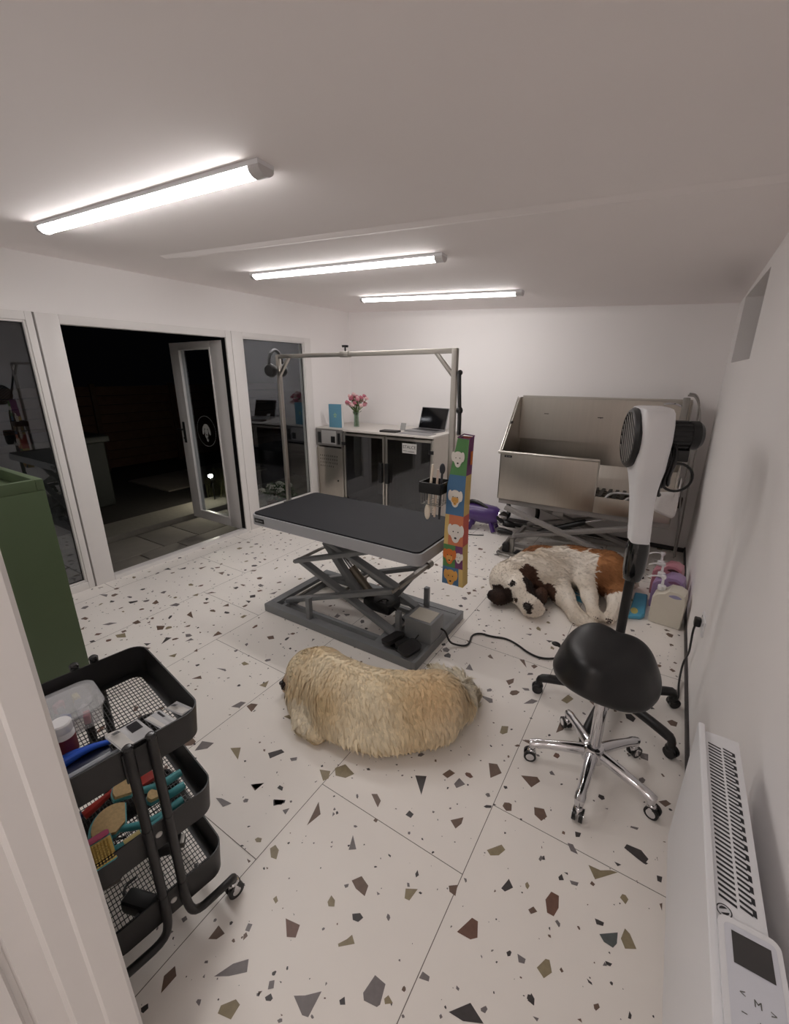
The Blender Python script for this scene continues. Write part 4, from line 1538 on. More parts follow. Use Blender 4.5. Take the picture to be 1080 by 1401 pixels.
for k in range(7):
    rad = .055 + .005 * (k % 3)
    cc = P3(.068 + .007 * k, .0 - .01 * (k % 2), 1.335 - .012 * (k % 4))
    b.tube([cc + a_ * (.006 * math.sin(3 * t)) + b_ * (rad * .65 * math.cos(t)) + Z3 * (rad * 1.5 * math.sin(t)) for t in [2 * PI * i / 22 for i in range(22)]], .0065, 7, closed=True)
b.tube([P3(.135, -.02, 1.295) + a_ * (.062 * math.cos(t)) + Z3 * (.062 * math.sin(t)) - Z3 * .03 for t in [2 * PI * i / 24 for i in range(24)]], .006, 7, closed=True)
b.tube([P3(.07, -.03, 1.25), P3(.065, -.035, 1.2), P3(.08, -.02, 1.18)], .010, 8, 1)
b.build('coiled_cable', M_BLACK, r)
nb = P3(.032, -.030, .965)
b = MB()
b.lathe([(.040, 0), (.046, -.015), (.050, -.06), (.048, -.15), (.040, -.195), (.034, -.205), (.030, -.20), (0, -.10)], nb, 28)
b.build('nozzle', mat('nozzle_gloss', (16, 16, 17), .16, coat=.5), r)
b = MB()
b.cyl((3.806, 2.535, .10), (3.806, 2.535, .76), .022)
b.cyl((3.806, 2.535, .70), (3.806, 2.535, 1.33), .016)
b.build('pole', M_BLACKMET, r)
b = MB()
b.lathe([(.026, 0), (.028, .004), (.028, .035), (.024, .04), (.018, .04)], (3.806, 2.535, .735), 20)
b.box(3.775, 3.785, 2.50, 2.53, .742, .762, .003)
b.build('pole_collar', mat('collar_grey', (178, 176, 172), .35), r)
b = MB()
b.lathe([(0, .06), (.05, .06), (.055, .075), (.055, .11), (.035, .13), (.0, .13)], (3.806, 2.50, 0), 20)
b.build('hub', M_BLACKMET, r)
for ang, L_ in ((197, .355), (262, .37), (325, .355), (30, .34), (112, .33)):
    t = math.radians(ang)
    dx, dy = math.cos(t), math.sin(t)
    e = Vector((3.806 + dx * L_, 2.50 + dy * L_, 0))
    b = MB()
    b.tube([(3.806 + dx * .03, 2.50 + dy * .03, .095), (3.806 + dx * L_ * .6, 2.50 + dy * L_ * .6, .100), (e.x - dx * .02, e.y - dy * .02, .098), (e.x, e.y, .085), (e.x, e.y, .06)], [.025, .025, .024, .024, .024, .023, .020, .018], 12, 1)
    lg = b.build('leg', M_BLACKMET, r)
    b = MB()
    sx_, sy_ = -dy, dx
    off = Vector((dx * .006, dy * .006, 0))
    for s in (-1, 1):
        c0 = e + off + Vector((sx_ * .012 * s, sy_ * .012 * s, .029))
        b.cyl(c0 - Vector((sx_, sy_, 0)) * .008, c0 + Vector((sx_, sy_, 0)) * .008, .028, n=18)
    b.ell(e + Vector((0, 0, .045)), (.024, .024, .022))
    b.build('castor', M_BLACK, lg)

# ================================================================ SADDLE STOOL
SX, SY = 3.80, 2.005
r = thing('saddle_stool', 'black saddle-shaped stool on a chrome five-star castor base', 'stool', (SX, SY, 0))
b = MB()
NU, NV = 40, 13
cxs, cys, czs = 3.778, 2.055, .583
grid = []
sd = MB()


def seat_pt(th, q):
    """q 0..1 from centre to rim; local +Y is the wide back of the saddle"""
    c_, s_ = math.cos(th), math.sin(th)
    if s_ >= 0:
        R_ = .200 * (1 - .10 * abs(s_)) * (1 + .16 * abs(math.sin(2 * th)))
        ry = .92
    else:
        R_ = .200 * (1 - .00 * s_)
        ry = 1.10
    x = R_ * c_ * q * (1 - .20 * max(0, -s_) ** 2)
    y = R_ * s_ * q * ry * .93
    # saddle: sides drop, back and pommel rise
    h = .052 - 1.15 * x * x - .10 * q ** 8
    back = max(0, y) / .19
    h += .085 * back ** 2 * (abs(x) / .15 - .05)
    h += .030 * (max(0, -y) / .24) ** 2 * (1 - (abs(x) / .2) ** 2)
    return x, y, h


T = Matrix.Translation(Vector((cxs, cys, czs))) @ Matrix.Rotation(math.radians(-14), 4, 'Z') @ Matrix.Rotation(math.radians(7), 4, 'X')
rings = []
for j in range(1, NV + 1):
    q = j / NV
    rings.append([sd.bm.verts.new(T @ Vector(seat_pt(2 * PI * i / NU, q))) for i in range(NU)])
for drop, sc_ in ((-.014, 1.035), (-.034, 1.045), (-.055, 1.02), (-.066, .95), (-.070, .80)):
    row = []
    for i in range(NU):
        x, y, h = seat_pt(2 * PI * i / NU, 1)
        row.append(sd.bm.verts.new(T @ Vector((x * sc_, y * sc_, h + drop))))
    rings.append(row)
cv = sd.bm.verts.new(T @ Vector((0, 0, .052)))
for i in range(NU):
    f = sd.bm.faces.new((cv, rings[0][i], rings[0][(i + 1) % NU]))
    f.smooth = True
for A_, B_ in zip(rings[:-1], rings[1:]):
    for i in range(NU):
        f = sd.bm.faces.new((A_[i], B_[i], B_[(i + 1) % NU], A_[(i + 1) % NU]))
        f.smooth = True
sd.bm.faces.new(rings[-1])
o = sd.build('seat', M_VINYL, r, sharp=80)
ss = o.modifiers.new('sub', 'SUBSURF')
ss.levels = ss.render_levels = 1
b = MB()
b.box(SX - .09, SX + .09, SY - .08, SY + .10, .525, .545, .006)
b.tube([(SX - .05, SY, .53), (SX - .16, SY + .06, .525), (SX - .225, SY + .09, .53)], .006, 8, 1)
b.ell((SX - .225, SY + .09, .53), (.02, .012, .010))
b.build('seat_plate', M_BLACK, r)
b = MB()
b.lathe([(.024, .12), (.024, .36), (.030, .362), (.030, .385), (.016, .39), (.016, .53)], (SX, SY, 0), 24)
b.build('gas_column', M_CHROME, r)
b = MB()
b.lathe([(0, .075), (.040, .075), (.048, .085), (.050, .12), (.040, .15), (.030, .155), (0, .155)], (SX, SY, 0), 24)
b.build('hub', M_CHROME, r)
for ang in (-92, -164, -20, 52, 124):
    t = math.radians(ang)
    dx, dy = math.cos(t), math.sin(t)
    b = MB()
    L_ = .250
    pts, rad = [], []
    for k in range(11):
        q = k / 10
        pts.append((SX + dx * (.03 + (L_ - .03) * q), SY + dy * (.03 + (L_ - .03) * q), .118 - .030 * q ** 1.5))
        rad.append(.026 - .009 * q + (.004 if k >= 9 else 0))
    pts.append((SX + dx * L_, SY + dy * L_, .062))
    rad.append(.016)
    b.tube(pts, rad, 14)
    lg = b.build('leg', M_CHROME, r)
    e = Vector((SX + dx * L_, SY + dy * L_, 0))
    sx_, sy_ = -dy, dx
    off = Vector((dx * .010 + sx_ * .004, dy * .010 + sy_ * .004, 0))
    b = MB()
    for s in (-1, 1):
        c0 = e + off + Vector((sx_ * .013 * s, sy_ * .013 * s, .0275))
        b.mi = 0
        b.cyl(c0 - Vector((sx_, sy_, 0)) * .007, c0 + Vector((sx_, sy_, 0)) * .007, .027, n=20)
        b.mi = 1
        b.cyl(c0 - Vector((sx_, sy_, 0)) * .008, c0 + Vector((sx_, sy_, 0)) * .008, .018, n=16)
    b.mi = 1
    b.ell(e + off * .5 + Vector((0, 0, .042)), (.020, .020, .022))
    b.build('castor', [M_BLACK, M_CHROME], lg)

# ================================================================ JUGS, PADS
jug_specs = [
    (4.045, 3.62, (212, 208, 196), (214, 208, 194), 'large cream-filled plastic jug with white pump, nearest of the three by the right wall'),
    (4.035, 3.86, (196, 190, 214), (160, 134, 176), 'lilac-filled plastic jug with white pump between the cream and the pink jug'),
    (4.025, 4.10, (216, 196, 204), (190, 130, 142), 'pink-filled plastic jug with white pump, rearmost beside the bath')]
for i, (x, y, c1, c2, lab) in enumerate(jug_specs):
    r = thing('shampoo_jug', lab, 'jug', (x, y, 0), math.radians(-8), group='jugs of dog shampoo', local=True)
    b = MB()
    # profile in XZ, handle hole at right top
    body = [(-.095, 0), (.095, 0), (.100, .02), (.100, .20), (.088, .255), (.050, .275), (-.005, .272), (-.030, .245), (-.075, .225), (-.100, .195), (-.100, .02)]
    hole = [(.062, .242), (.062, .232), (.010, .232), (.010, .242)]
    pr = [[b.bm.verts.new((px_, yy_, pz_)) for px_, pz_ in body] for yy_ in (-.062, -.048, .048, .062)]
    sc_in = .0
    for k, row in enumerate(pr):
        if k in (0, 3):
            for v_ in row:
                v_.co.x *= .94
                v_.co.z = v_.co.z * .965 + .005
                v_.co.y *= 1.12
        else:
            for v_ in row:
                v_.co.y *= 1.30
    for A_, B_ in zip(pr[:-1], pr[1:]):
        n = len(A_)
        for q in range(n):
            f = b.bm.faces.new((A_[q], A_[(q + 1) % n], B_[(q + 1) % n], B_[q]))
            f.smooth = True
    b.bm.faces.new(pr[0][::-1])
    b.bm.faces.new(pr[-1])
    jb = b.build('body', mat('jug_%d' % i, c2, .35, var=.03), r)
    b = MB()
    b.prism([(.072 - .075 * (k_ / 7), -.0715, .238 + .012 * math.sin(k_ / 7 * PI)) for k_ in range(8)] + [(-.003 + .075 * (k_ / 7), -.0715, .232 - .008 * math.sin(k_ / 7 * PI)) for k_ in range(8)], (0, .143, 0))
    b.build('handle_hole', mat('jug_hole_%d' % i, ((150, 146, 178), (140, 100, 130), (86, 60, 62))[i], .5), r)
    b = MB()
    b.lathe([(.022, .235), (.026, .24), (.026, .268), (.020, .272), (.010, .275), (.007, .32), (.014, .322), (.016, .335), (.014, .345), (0, .347)], (-.062, 0, 0), 18)
    b.tube([(-.062, 0, .335), (-.10, -.01, .338), (-.135, -.02, .330), (-.150, -.024, .318)], .0055, 8, 2)
    b.build('pump', M_WHITE, r)
b = MB()
b.prism([(3.815, 3.51, .001), (3.895, 3.55, .001), (3.915, 3.59, .001), (3.915, 3.94, .001), (3.825, 3.93, .001)], (0, 0, .035))
o = b.build('training_pads', mat('pad_blue', (84, 164, 198), .45, var=.06))
o.modifiers.new('bev', 'BEVEL').width = .008
tag(origin(o, (3.83, 3.7, 0)), 'bright blue packet with a yellow spot between the dryer pole and the jugs', 'packet')
b = MB()
disc2 = [(3.845 + .024 * math.cos(t), 3.60 + .05 * math.sin(t), .0362) for t in [2 * PI * k / 20 for k in range(20)]]
b.poly(disc2)
m_ = b.build('yellow_spot', mat('pad_yellow', (206, 196, 120), .5), recalc=False)
m_.data.transform(Matrix.Translation(-Vector((3.83, 3.7, 0))))
m_.parent = o
b = MB()
b.prism([(3.36, 3.61, .001), (3.51, 3.575, .001), (3.53, 3.635, .001), (3.41, 3.70, .001), (3.37, 3.69, .001)], (0, 0, .02))
o = b.build('training_pads', mat('pad_blue', (84, 164, 198), .45, var=.06))
tag(origin(o, (3.44, 3.68, 0)), 'blue packet on the floor under the legs of the white and tan dog', 'packet')
b = MB()
b.box(3.385, 3.41, 3.655, 3.68, .021, .0225)
b.box(3.425, 3.46, 3.64, 3.66, .021, .0225)
m_ = b.build('white_print', mat('pad_white', (220, 226, 228), .5))
m_.data.transform(Matrix.Translation(-Vector((3.44, 3.68, 0))))
m_.parent = o

# ================================================================ WALL HEATER
HX0, HX1, HY0, HY1, HZ0, HZ1 = 4.038, 4.122, .52, 1.445, .45, .855
r = thing('panel_heater', 'white wall-mounted panel heater with slotted top and a control display on the right wall', 'heater', (4.08, 1.0, HZ0))
b = MB()
b.box(HX0, HX0 + .014, HY0, HY1, HZ0, HZ1, .005, 3)
b.box(HX0 + .014, HX1, HY0 + .01, HY1 - .012, HZ0 + .02, HZ1 - .012, .003)
hb_ = b.build('heater_body', mat('heater_white', (226, 227, 230), .35, var=.01), r)
for s in (HY0 + .12, HY1 - .12):
    MB().box(HX1, W, s - .02, s + .02, HZ0 + .04, HZ0 + .12, .002).build('wall_bracket', M_DULL, r)
b = MB()      # slots of the top grille, two staggered rows of slanted slots
zt_ = HZ1 - .0115
n = 38
for i in range(n):
    y = 1.388 - i * .0103
    b.poly([(HX0 + .020, y + .006, zt_), (HX0 + .045, y - .002, zt_), (HX0 + .045, y - .0070, zt_), (HX0 + .020, y + .0010, zt_)][::-1])
    b.poly([(HX0 + .049, y + .003, zt_), (HX0 + .066, y - .003, zt_), (HX0 + .066, y - .0080, zt_), (HX0 + .049, y - .0020, zt_)][::-1])
    if i % 2 == 0:
        b.poly([(HX0 + .066, y - .003, zt_), (HX0 + .0715, y - .005, zt_), (HX0 + .0715, y - .018, zt_), (HX0 + .066, y - .016, zt_)][::-1])
for k in range(24):
    a0, a1 = 2 * PI * k / 24, 2 * PI * (k + 1) / 24
    b.poly([(HX0 + .026 + rr_ * math.cos(a), .985 + rr_ * math.sin(a), zt_ + .0003) for rr_, a in ((.0095, a0), (.0112, a0), (.0112, a1), (.0095, a1))])
for rot in (.6, .6 + PI):
    b.poly([(HX0 + .026 + .0072 * math.cos(rot + q), .985 + .0072 * math.sin(rot + q), zt_ + .0003) for q in (.25, .8, 1.4, 2.0, 2.6)])
b.build('grille_slots', mat('slot_dark', (42, 42, 46), .6), r, recalc=False)
# control unit
b = MB()
cu0, cu1 = .66, .965
out = rrect(HX0 + .012, HX1 + .008, cu0, cu1, .014, 5)
b.prism([(x, y, HZ1 - .02) for x, y in out], (0, 0, .026), smooth=True)
cu = b.build('control_unit', mat('control_white', (222, 223, 226), .3, var=.01), r)
zt2 = HZ1 + .0065
b = MB()
b.poly([(x, y, zt2) for x, y in rrect(HX0 + .020, HX1 + .001, cu0 + .012, cu1 - .010, .008, 4)])
b.build('control_face', mat('control_face', (206, 208, 216), .25, var=.01), cu, recalc=False)
b = MB()
b.poly([(HX0 + .029, .945, zt2 + .0005), (HX0 + .029, .898, zt2 + .0005), (HX1 - .006, .898, zt2 + .0005), (HX1 - .006, .945, zt2 + .0005)])
b.build('display', mat('display_dark', (58, 56, 56), .2), cu, recalc=False)
ink = mat('key_ink', (96, 96, 92), .5)
for s, u, v in (('<', .036, .862), ('M', .053, .858), ('>', .070, .856), ('\u2212', .036, .838), ('+', .053, .834), ('P', .070, .830)):
    A = frame3((HX0 + u, v, zt2 + .0004), (1, 0, 0), (0, 1, 0))
    text_mesh(s, .013, ink, 'key_symbol', cu, A, .0002)

# wall socket, plug and lead
r = thing('wall_socket', 'white double wall socket low on the right wall between heater and jugs', 'socket', (W, 2.83, .44))
b = MB()
b.box(W - .008, W, 2.76, 2.90, .40, .485, .003)
b.build('face_plate', M_WHITE, r)
MB().box(W - .010, W - .007, 2.775, 2.785, .455, .47).build('switch', mat('switch_grey', (150, 150, 150), .5), r)
MB().box(W - .010, W - .007, 2.875, 2.885, .455, .47).build('switch', mat('switch_grey', (150, 150, 150), .5), r)
b = MB()
b.box(W - .040, W - .009, 2.85, 2.895, .405, .450, .008)
b.tube([(W - .03, 2.872, .408), (W - .034, 2.87, .37), (W - .03, 2.88, .30), (W - .022, 2.92, .20), (W - .03, 2.99, .10), (W - .035, 2.95, .03), (W - .04, 2.85, .010), (W - .038, 2.76, .008), (W - .050, 2.725, .008)], .0055, 8, 3)
tag(origin(b.build('plug_and_lead', M_BLACK), (W - .03, 2.87, .40)), 'black plug in the wall socket with its lead trailing to the floor', 'plug')

# ================================================================ BLACK TROLLEY
CA = math.radians(-9)
r = thing('utility_trolley', 'black three-tier metal trolley with mesh shelves on castors beside the doorway', 'trolley', (2.61, .69, 0), CA, local=True)
TA = Matrix.Translation(Vector((2.61, .69, 0))) @ Matrix.Rotation(CA, 4, 'Z')
HU, HV = .228, .176
for lvl, (z0, z1) in enumerate(((.705, .80), (.415, .515), (.145, .25))):
    b = MB()
    out = rrect(-HU, HU, -HV, HV, .050, 7)
    inn = rrect(-HU + .004, HU - .004, -HV + .004, HV - .004, .046, 7)
    ob = rrect(-HU + .008, HU - .008, -HV + .008, HV - .008, .044, 7)
    ib = rrect(-HU + .012, HU - .012, -HV + .012, HV - .012, .041, 7)
    fl_ = rrect(-HU + .035, HU - .035, -HV + .035, HV - .035, .03, 7)
    R = [[b.bm.verts.new((x, y, z)) for x, y in o_] for o_, z in ((ob, z0), (out, z1), (inn, z1), (ib, z0 + .003), (fl_, z0 + .003), (fl_, z0))]
    R.append(R[0])
    n = len(out)
    for A_, B_ in zip(R[:-1], R[1:]):
        for i in range(n):
            f = b.bm.faces.new((A_[i], A_[(i + 1) % n], B_[(i + 1) % n], B_[i]))
            f.smooth = True
    tr_ = b.build('tray', M_BLACKMET, r, sharp=40)
    b = MB()
    U, V = HU - .032, HV - .032
    nu = int(2 * U / .0165)
    for i in range(nu + 1):
        x = -U + 2 * U * i / nu
        b.box(x - .0012, x + .0012, -V, V, z0, z0 + .0015)
    nv = int(2 * V / .0098)
    for j in range(nv + 1):
        y = -V + 2 * V * j / nv
        b.box(-U, U, y - .0010, y + .0010, z0, z0 + .0015)
    b.build('mesh_floor', M_BLACKMET, tr_)
    b = MB()
    for s in (-1, 1):
        b.lathe([(0, .003), (.008, .002), (.0095, 0)], (s * (HU - .003), .008, z0 + .055), 14, (s, 0, 0))
    b.build('rivet', mat('rivet_white', (214, 212, 208), .4), tr_)
for s in (-1, 1):
    for k in (-1, 1):
        vv = .008 + k * .027
        b = MB()
        b.tube([(s * (HU + .013), vv, .808), (s * (HU + .013), vv, .30), (s * (HU + .013), vv, .16), (s * (HU + .014), vv + k * .02, .105), (s * (HU + .014), k * .12, .105), (s * (HU + .012), k * .165, .105), (s * (HU - .0), k * .185, .09), (s * (HU - .01), k * .185, .06)],
               .0125, 12, 2)
        up = b.build('upright', M_BLACKMET, r)
        for z in (.53, .27):
            MB().cyl((s * (HU + .013), vv, z - .002), (s * (HU + .013), vv, z + .002), .0135, n=14).build('joint_ring', M_BLACK, up)
        b = MB()
        b.mi = 1
        b.lathe([(.0135, 0), (.0135, .006), (.009, .011), (0, .012)], (s * (HU + .013), vv, .805), 16)
        b.build('end_cap', [M_BLACK, mat('cap_plastic', (34, 34, 35), .22)], up)
        b = MB()
        cx_, cy_ = s * (HU - .01), k * .185
        for q in (-1, 1):
            b.mi = 0
            b.cyl((cx_ + q * .012 - .006, cy_, .0275), (cx_ + q * .012 + .006, cy_, .0275), .027, n=20)
            b.mi = 1
            b.cyl((cx_ + q * .012 - .0068, cy_, .0275), (cx_ + q * .012 + .0068, cy_, .0275), .014, n=16)
        b.mi = 1
        b.lathe([(.012, .03), (.02, .04), (.018, .058), (.010, .065), (0, .066)], (cx_, cy_, 0), 14)
        b.build('castor', [M_BLACK, M_CHROME], up)
    MB().box(s * (HU + .004) - .004, s * (HU + .004) + .004, -.035, .052, .70, .79, .002).build('end_plate', M_BLACKMET, r)


def Tr(u, v, z):
    return TA @ Vector((u, v, z))


def in_trolley(o, p, lab, cat, group=None):
    """mesh given in trolley coordinates -> top-level world object"""
    o.data.transform(TA)
    origin(o, TA @ Vector(p))
    return tag(o, lab, cat, group)


def milky(name, dens):
    m = bpy.data.materials.new(name)
    m.use_nodes = True
    nt = m.node_tree
    p_ = nt.nodes['Principled BSDF']
    p_.inputs['Base Color'].default_value = (.80, .81, .83, 1)
    p_.inputs['Roughness'].default_value = .18
    p_.inputs['Alpha'].default_value = dens
    return m


# organiser box (clear, rounded end)
r = thing('organiser_box', 'clear lidded organiser box of small coloured parts on the trolley top shelf', 'organiser', TA @ Vector((-.10, -.075, .708)), CA, local=True)
clear = milky('clear_plastic', .26)
SH = Matrix.Translation(-Vector((-.10, -.075, .708)))


def loc_build(b, name, mats, parent):
    o = b.build(name, mats, parent)
    o.data.transform(SH)
    return o


b = MB()
o1 = rrect(-.195, -.035, -.155, .005, .035, 6)
o2 = rrect(-.188, -.042, -.148, -.002, .03, 6)
R = [[b.bm.verts.new((x, y, z)) for x, y in o_] for o_, z in ((o2, .709), (o1, .765), (rrect(-.193, -.037, -.153, .003, .034, 6), .765), (rrect(-.186, -.044, -.146, -.004, .029, 6), .711))]
n = len(o1)
for A_, B_ in zip(R[:-1], R[1:]):
    for i in range(n):
        f = b.bm.faces.new((A_[i], A_[(i + 1) % n], B_[(i + 1) % n], B_[i]))
        f.smooth = True
b.bm.faces.new(R[0][::-1])
loc_build(b, 'box', clear, r)
b = MB()
b.prism([(x, y, .767) for x, y in rrect(-.20, -.03, -.16, .010, .038, 6)], (0, 0, .005), smooth=True)
b.prism([(x, y, .772) for x, y in rrect(-.175, -.055, -.135, -.015, .03, 6)], (0, 0, .003), smooth=True)
loc_build(b, 'lid', clear, r)
rr_o = random.Random(9)
cols = [('orange', (216, 140, 70)), ('yellow', (206, 190, 60)), ('blue', (52, 76, 170)), ('white', (220, 220, 222)), ('pink', (206, 130, 140)), ('grey', (120, 122, 128)), ('blue', (52, 76, 170)), ('white', (220, 220, 222)), ('yellow', (206, 190, 60)), ('grey', (120, 122, 128)), ('white', (220, 220, 222)), ('pink', (206, 130, 140))]
for k, (nm, cl) in enumerate(cols):
    b = MB()
    u, v = -.17 + (k % 4) * .037, -.132 + (k // 4) * .045
    M_ = Matrix.Translation(Vector((u, v, .728))) @ Matrix.Rotation(rr_o.uniform(-1, 1), 4, 'Z')
    b.box(-.014, .014, -.008, .008, -.008, .022, .003, M=M_)
    o = b.build('guard_comb', mat('comb_' + nm, cl, .4))
    in_trolley(o, (u, v, .72), nm + ' clip-on comb packed inside the clear organiser box', 'comb', 'combs in the organiser box')
# pill bottle
r = thing('plastic_bottle', 'small white bottle with dark red label on the trolley top shelf by the door frame', 'bottle', TA @ Vector((.02, -.110, .708)), CA, local=True)
SH = Matrix.Translation(-Vector((.02, -.110, .708)))
b = MB()
b.lathe([(0, .708), (.024, .708), (.026, .712), (.026, .780), (.022, .788), (0, .788)], (.02, -.110, 0), 22)
loc_build(b, 'bottle_body', M_WHITE, r)
b = MB()
b.lathe([(.0265, .722), (.0265, .772)], (.02, -.110, 0), 22)
loc_build(b, 'label_band', mat('label_red', (112, 44, 52), .5), r)
b = MB()
b.lathe([(.024, .788), (.025, .79), (.025, .812), (.022, .816), (0, .816)], (.02, -.110, 0), 22)
loc_build(b, 'cap', M_WHITE, r)
# blue clippers / toothbrush-like tool
b = MB()
b.tube([(.07, -.14, .725), (.075, -.10, .735), (.078, -.06, .735), (.085, -.025, .728)], [.010, .013, .011, .009, .008, .007, .006], 10, 1)
b.tube([(.045, -.125, .722), (.058, -.09, .728), (.070, -.05, .730), (.082, -.025, .728)], [.009, .011, .010, .008, .007, .006], 10, 1)
in_trolley(b.build('nail_scissors', mat('tool_blue', (34, 86, 196), .3)), (.07, -.08, .71), 'bright blue plastic-handled scissors on the trolley top shelf', 'scissors')
b = MB()
b.tube([(.150, -.160, .740), (.152, -.10, .742), (.150, -.04, .742)], .010, 10, 1)
b.tube([(.150, -.04, .742), (.150, .0, .742)], .006, 8)
in_trolley(b.build('toothpaste_tube', mat('silver_tube', (176, 182, 190), .3, .3)), (.15, -.09, .73), 'silvery tube lying along the near rim of the trolley top shelf', 'tube')
b = MB()
b.box(.055, .13, -.155, -.03, .709, .722, .004)
in_trolley(b.build('comb_case', mat('case_dark_blue', (22, 30, 62), .35)), (.09, -.09, .709), 'dark navy flat case under the blue scissors on the top shelf', 'case')
b = MB()
b.poly([(.02, -.025, .709), (.075, -.03, .709), (.06, .025, .709), (.03, .02, .709)])
o = b.build('paper_slip', mat('paper_white', (214, 210, 204), .7))
o.modifiers.new('t', 'SOLIDIFY').thickness = .001
in_trolley(o, (.05, 0, .709), 'small torn white paper slip lying on the mesh of the trolley top shelf', 'paper')
film = milky('clear_film', .6)
for k, (u0, v0, u1, v1, z, lab) in enumerate(((.085, -.035, .212, .055, .768, 'clear sachet with printed white card nearest the trolley uprights'), (.095, .062, .212, .112, .768, 'clear sachet holding a dark blade in the middle of the trolley rim'), (.100, .118, .200, .160, .770, 'white-backed sachet at the far corner of the trolley top shelf'))):
    r = thing('blade_sachet', lab, 'sachet', TA @ Vector(((u0 + u1) / 2, (v0 + v1) / 2, z - .02)), CA, group='sachets along the trolley rim', local=True)
    SH = Matrix.Translation(-Vector(((u0 + u1) / 2, (v0 + v1) / 2, z - .02)))
    b = MB()
    b.prism([(u0, v0, z - .02), (u1, v0 + .01, z + .01), (u1 - .004, v1, z + .012), (u0 - .006, v1 - .006, z - .02)], (0, 0, .003))
    loc_build(b, 'film', film, r)
    b = MB()
    e = .45 if k < 2 else .8
    vv1 = v0 + (v1 - v0) * e
    b.prism([(u0 + .004, v0 + .004, z - .0165), (u1 - .004, v0 + .013, z + .0125), (u1 - .006, vv1, z + .013), (u0 + .002, vv1 - .006, z - .0165)], (0, 0, .0012))
    cd = loc_build(b, 'card', mat('card_print', (206, 204, 200), .5, var=.05), r)
    b = MB()
    for q in range(3):
        b.prism([(u0 + .010 + q * .012, v0 + .010 + (vv1 - v0) * .1, z - .010 + q * .0065), (u0 + .016 + q * .012, v0 + .010 + (vv1 - v0) * .1, z - .007 + q * .0065), (u0 + .016 + q * .012, vv1 - .010, z - .007 + q * .0065), (u0 + .010 + q * .012, vv1 - .010, z - .010 + q * .0065)], (0, 0, .0008))
    loc_build(b, 'print', mat('print_grey', (90, 90, 94), .6), cd)
    if k < 2:
        b = MB()
        b.prism([(u0 + .008, vv1 + .01, z - .0135), (u1 - .010, vv1 + .012, z + .008), (u1 - .012, v1 - .008, z + .008), (u0 + .006, v1 - .012, z - .0135)], (0, 0, .002))
        loc_build(b, 'blade', mat('blade_dark', (52, 52, 58), .3, .7), r)
# middle shelf
b = MB()
b.tube([(-.01, -.115, .455), (-.02, -.06, .462), (-.03, .0, .470), (-.01, .035, .472)], [.013, .014, .012, .009, .007], 10, 1)
b.box(-.015, .03, .03, .075, .462, .475, .003)
in_trolley(b.build('dematting_comb', mat('tool_red', (172, 48, 40), .35)), (-.02, -.03, .45), 'red-handled grooming comb lying on the trolley middle shelf', 'comb')
b = MB()
b.ell((-.03, -.14, .445), (.018, .03, .014))
in_trolley(b.build('nail_file', mat('tool_navy', (34, 38, 86), .35)), (-.03, -.14, .44), 'navy blue handle end beside the red comb on the trolley middle shelf', 'tool')
TEAL = mat('tool_teal', (78, 158, 164), .35)
BRIS = mat('bristle_tan', (196, 168, 122), .8, var=.3, scale=120)


def slicker(pf, ph0, ph1, hw_, ang, lab, z, tip=.02):
    """fan-shaped slicker brush: head around pf, handle ph0 -> ph1 (trolley coordinates)"""
    r = thing('slicker_brush', lab, 'brush', TA @ Vector((pf[0], pf[1], z - .03)), CA, group='teal slicker brushes on the middle shelf', local=True)
    global SH
    SH = Matrix.Translation(-Vector((pf[0], pf[1], z - .03)))
    M_ = Matrix.Translation(Vector((pf[0], pf[1], z))) @ Matrix.Rotation(ang, 4, 'Z') @ Matrix.Rotation(.35, 4, 'X')
    out_, inn_ = [], []
    for k in range(13):
        t_ = math.radians(20 + 140 * k / 12)
        out_.append((hw_ * math.cos(t_) * 1.05, hw_ * math.sin(t_)))
    out_ = [(-hw_ * .30, -.022)] + [(hw_ * .30, -.022)] + out_
    b = MB()
    b.prism([M_ @ Vector((x, y, -.006)) for x, y in out_], M_.to_3x3() @ Vector((0, 0, .010)))
    loc_build(b, 'brush_head', TEAL, r)
    b = MB()
    b.prism([M_ @ Vector((x * .88, y * .88 + .002, .004)) for x, y in out_], M_.to_3x3() @ Vector((0, 0, .012)))
    loc_build(b, 'bristles', BRIS, r)
    b = MB()
    b.tube([M_ @ Vector((0, -.015, -.002)), ph0, ph1], [.008, .010, .012, .013, .013, .011], 12, 1)
    loc_build(b, 'handle', TEAL, r)


slicker((.10, -.065, 0), (.165, .015, .455), (.16, .10, .460), .062, math.radians(118), 'largest teal slicker brush, its fan head face up on the middle shelf', .462)
slicker((.02, -.005, 0), (.05, .07, .45), (.055, .14, .455), .042, math.radians(130), 'smaller teal slicker brush behind the largest one on the middle shelf', .478)
slicker((.085, .045, 0), (.115, .08, .46), (.118, .125, .465), .022, math.radians(160), 'narrow teal brush lying between the trolley uprights on the middle shelf', .455)
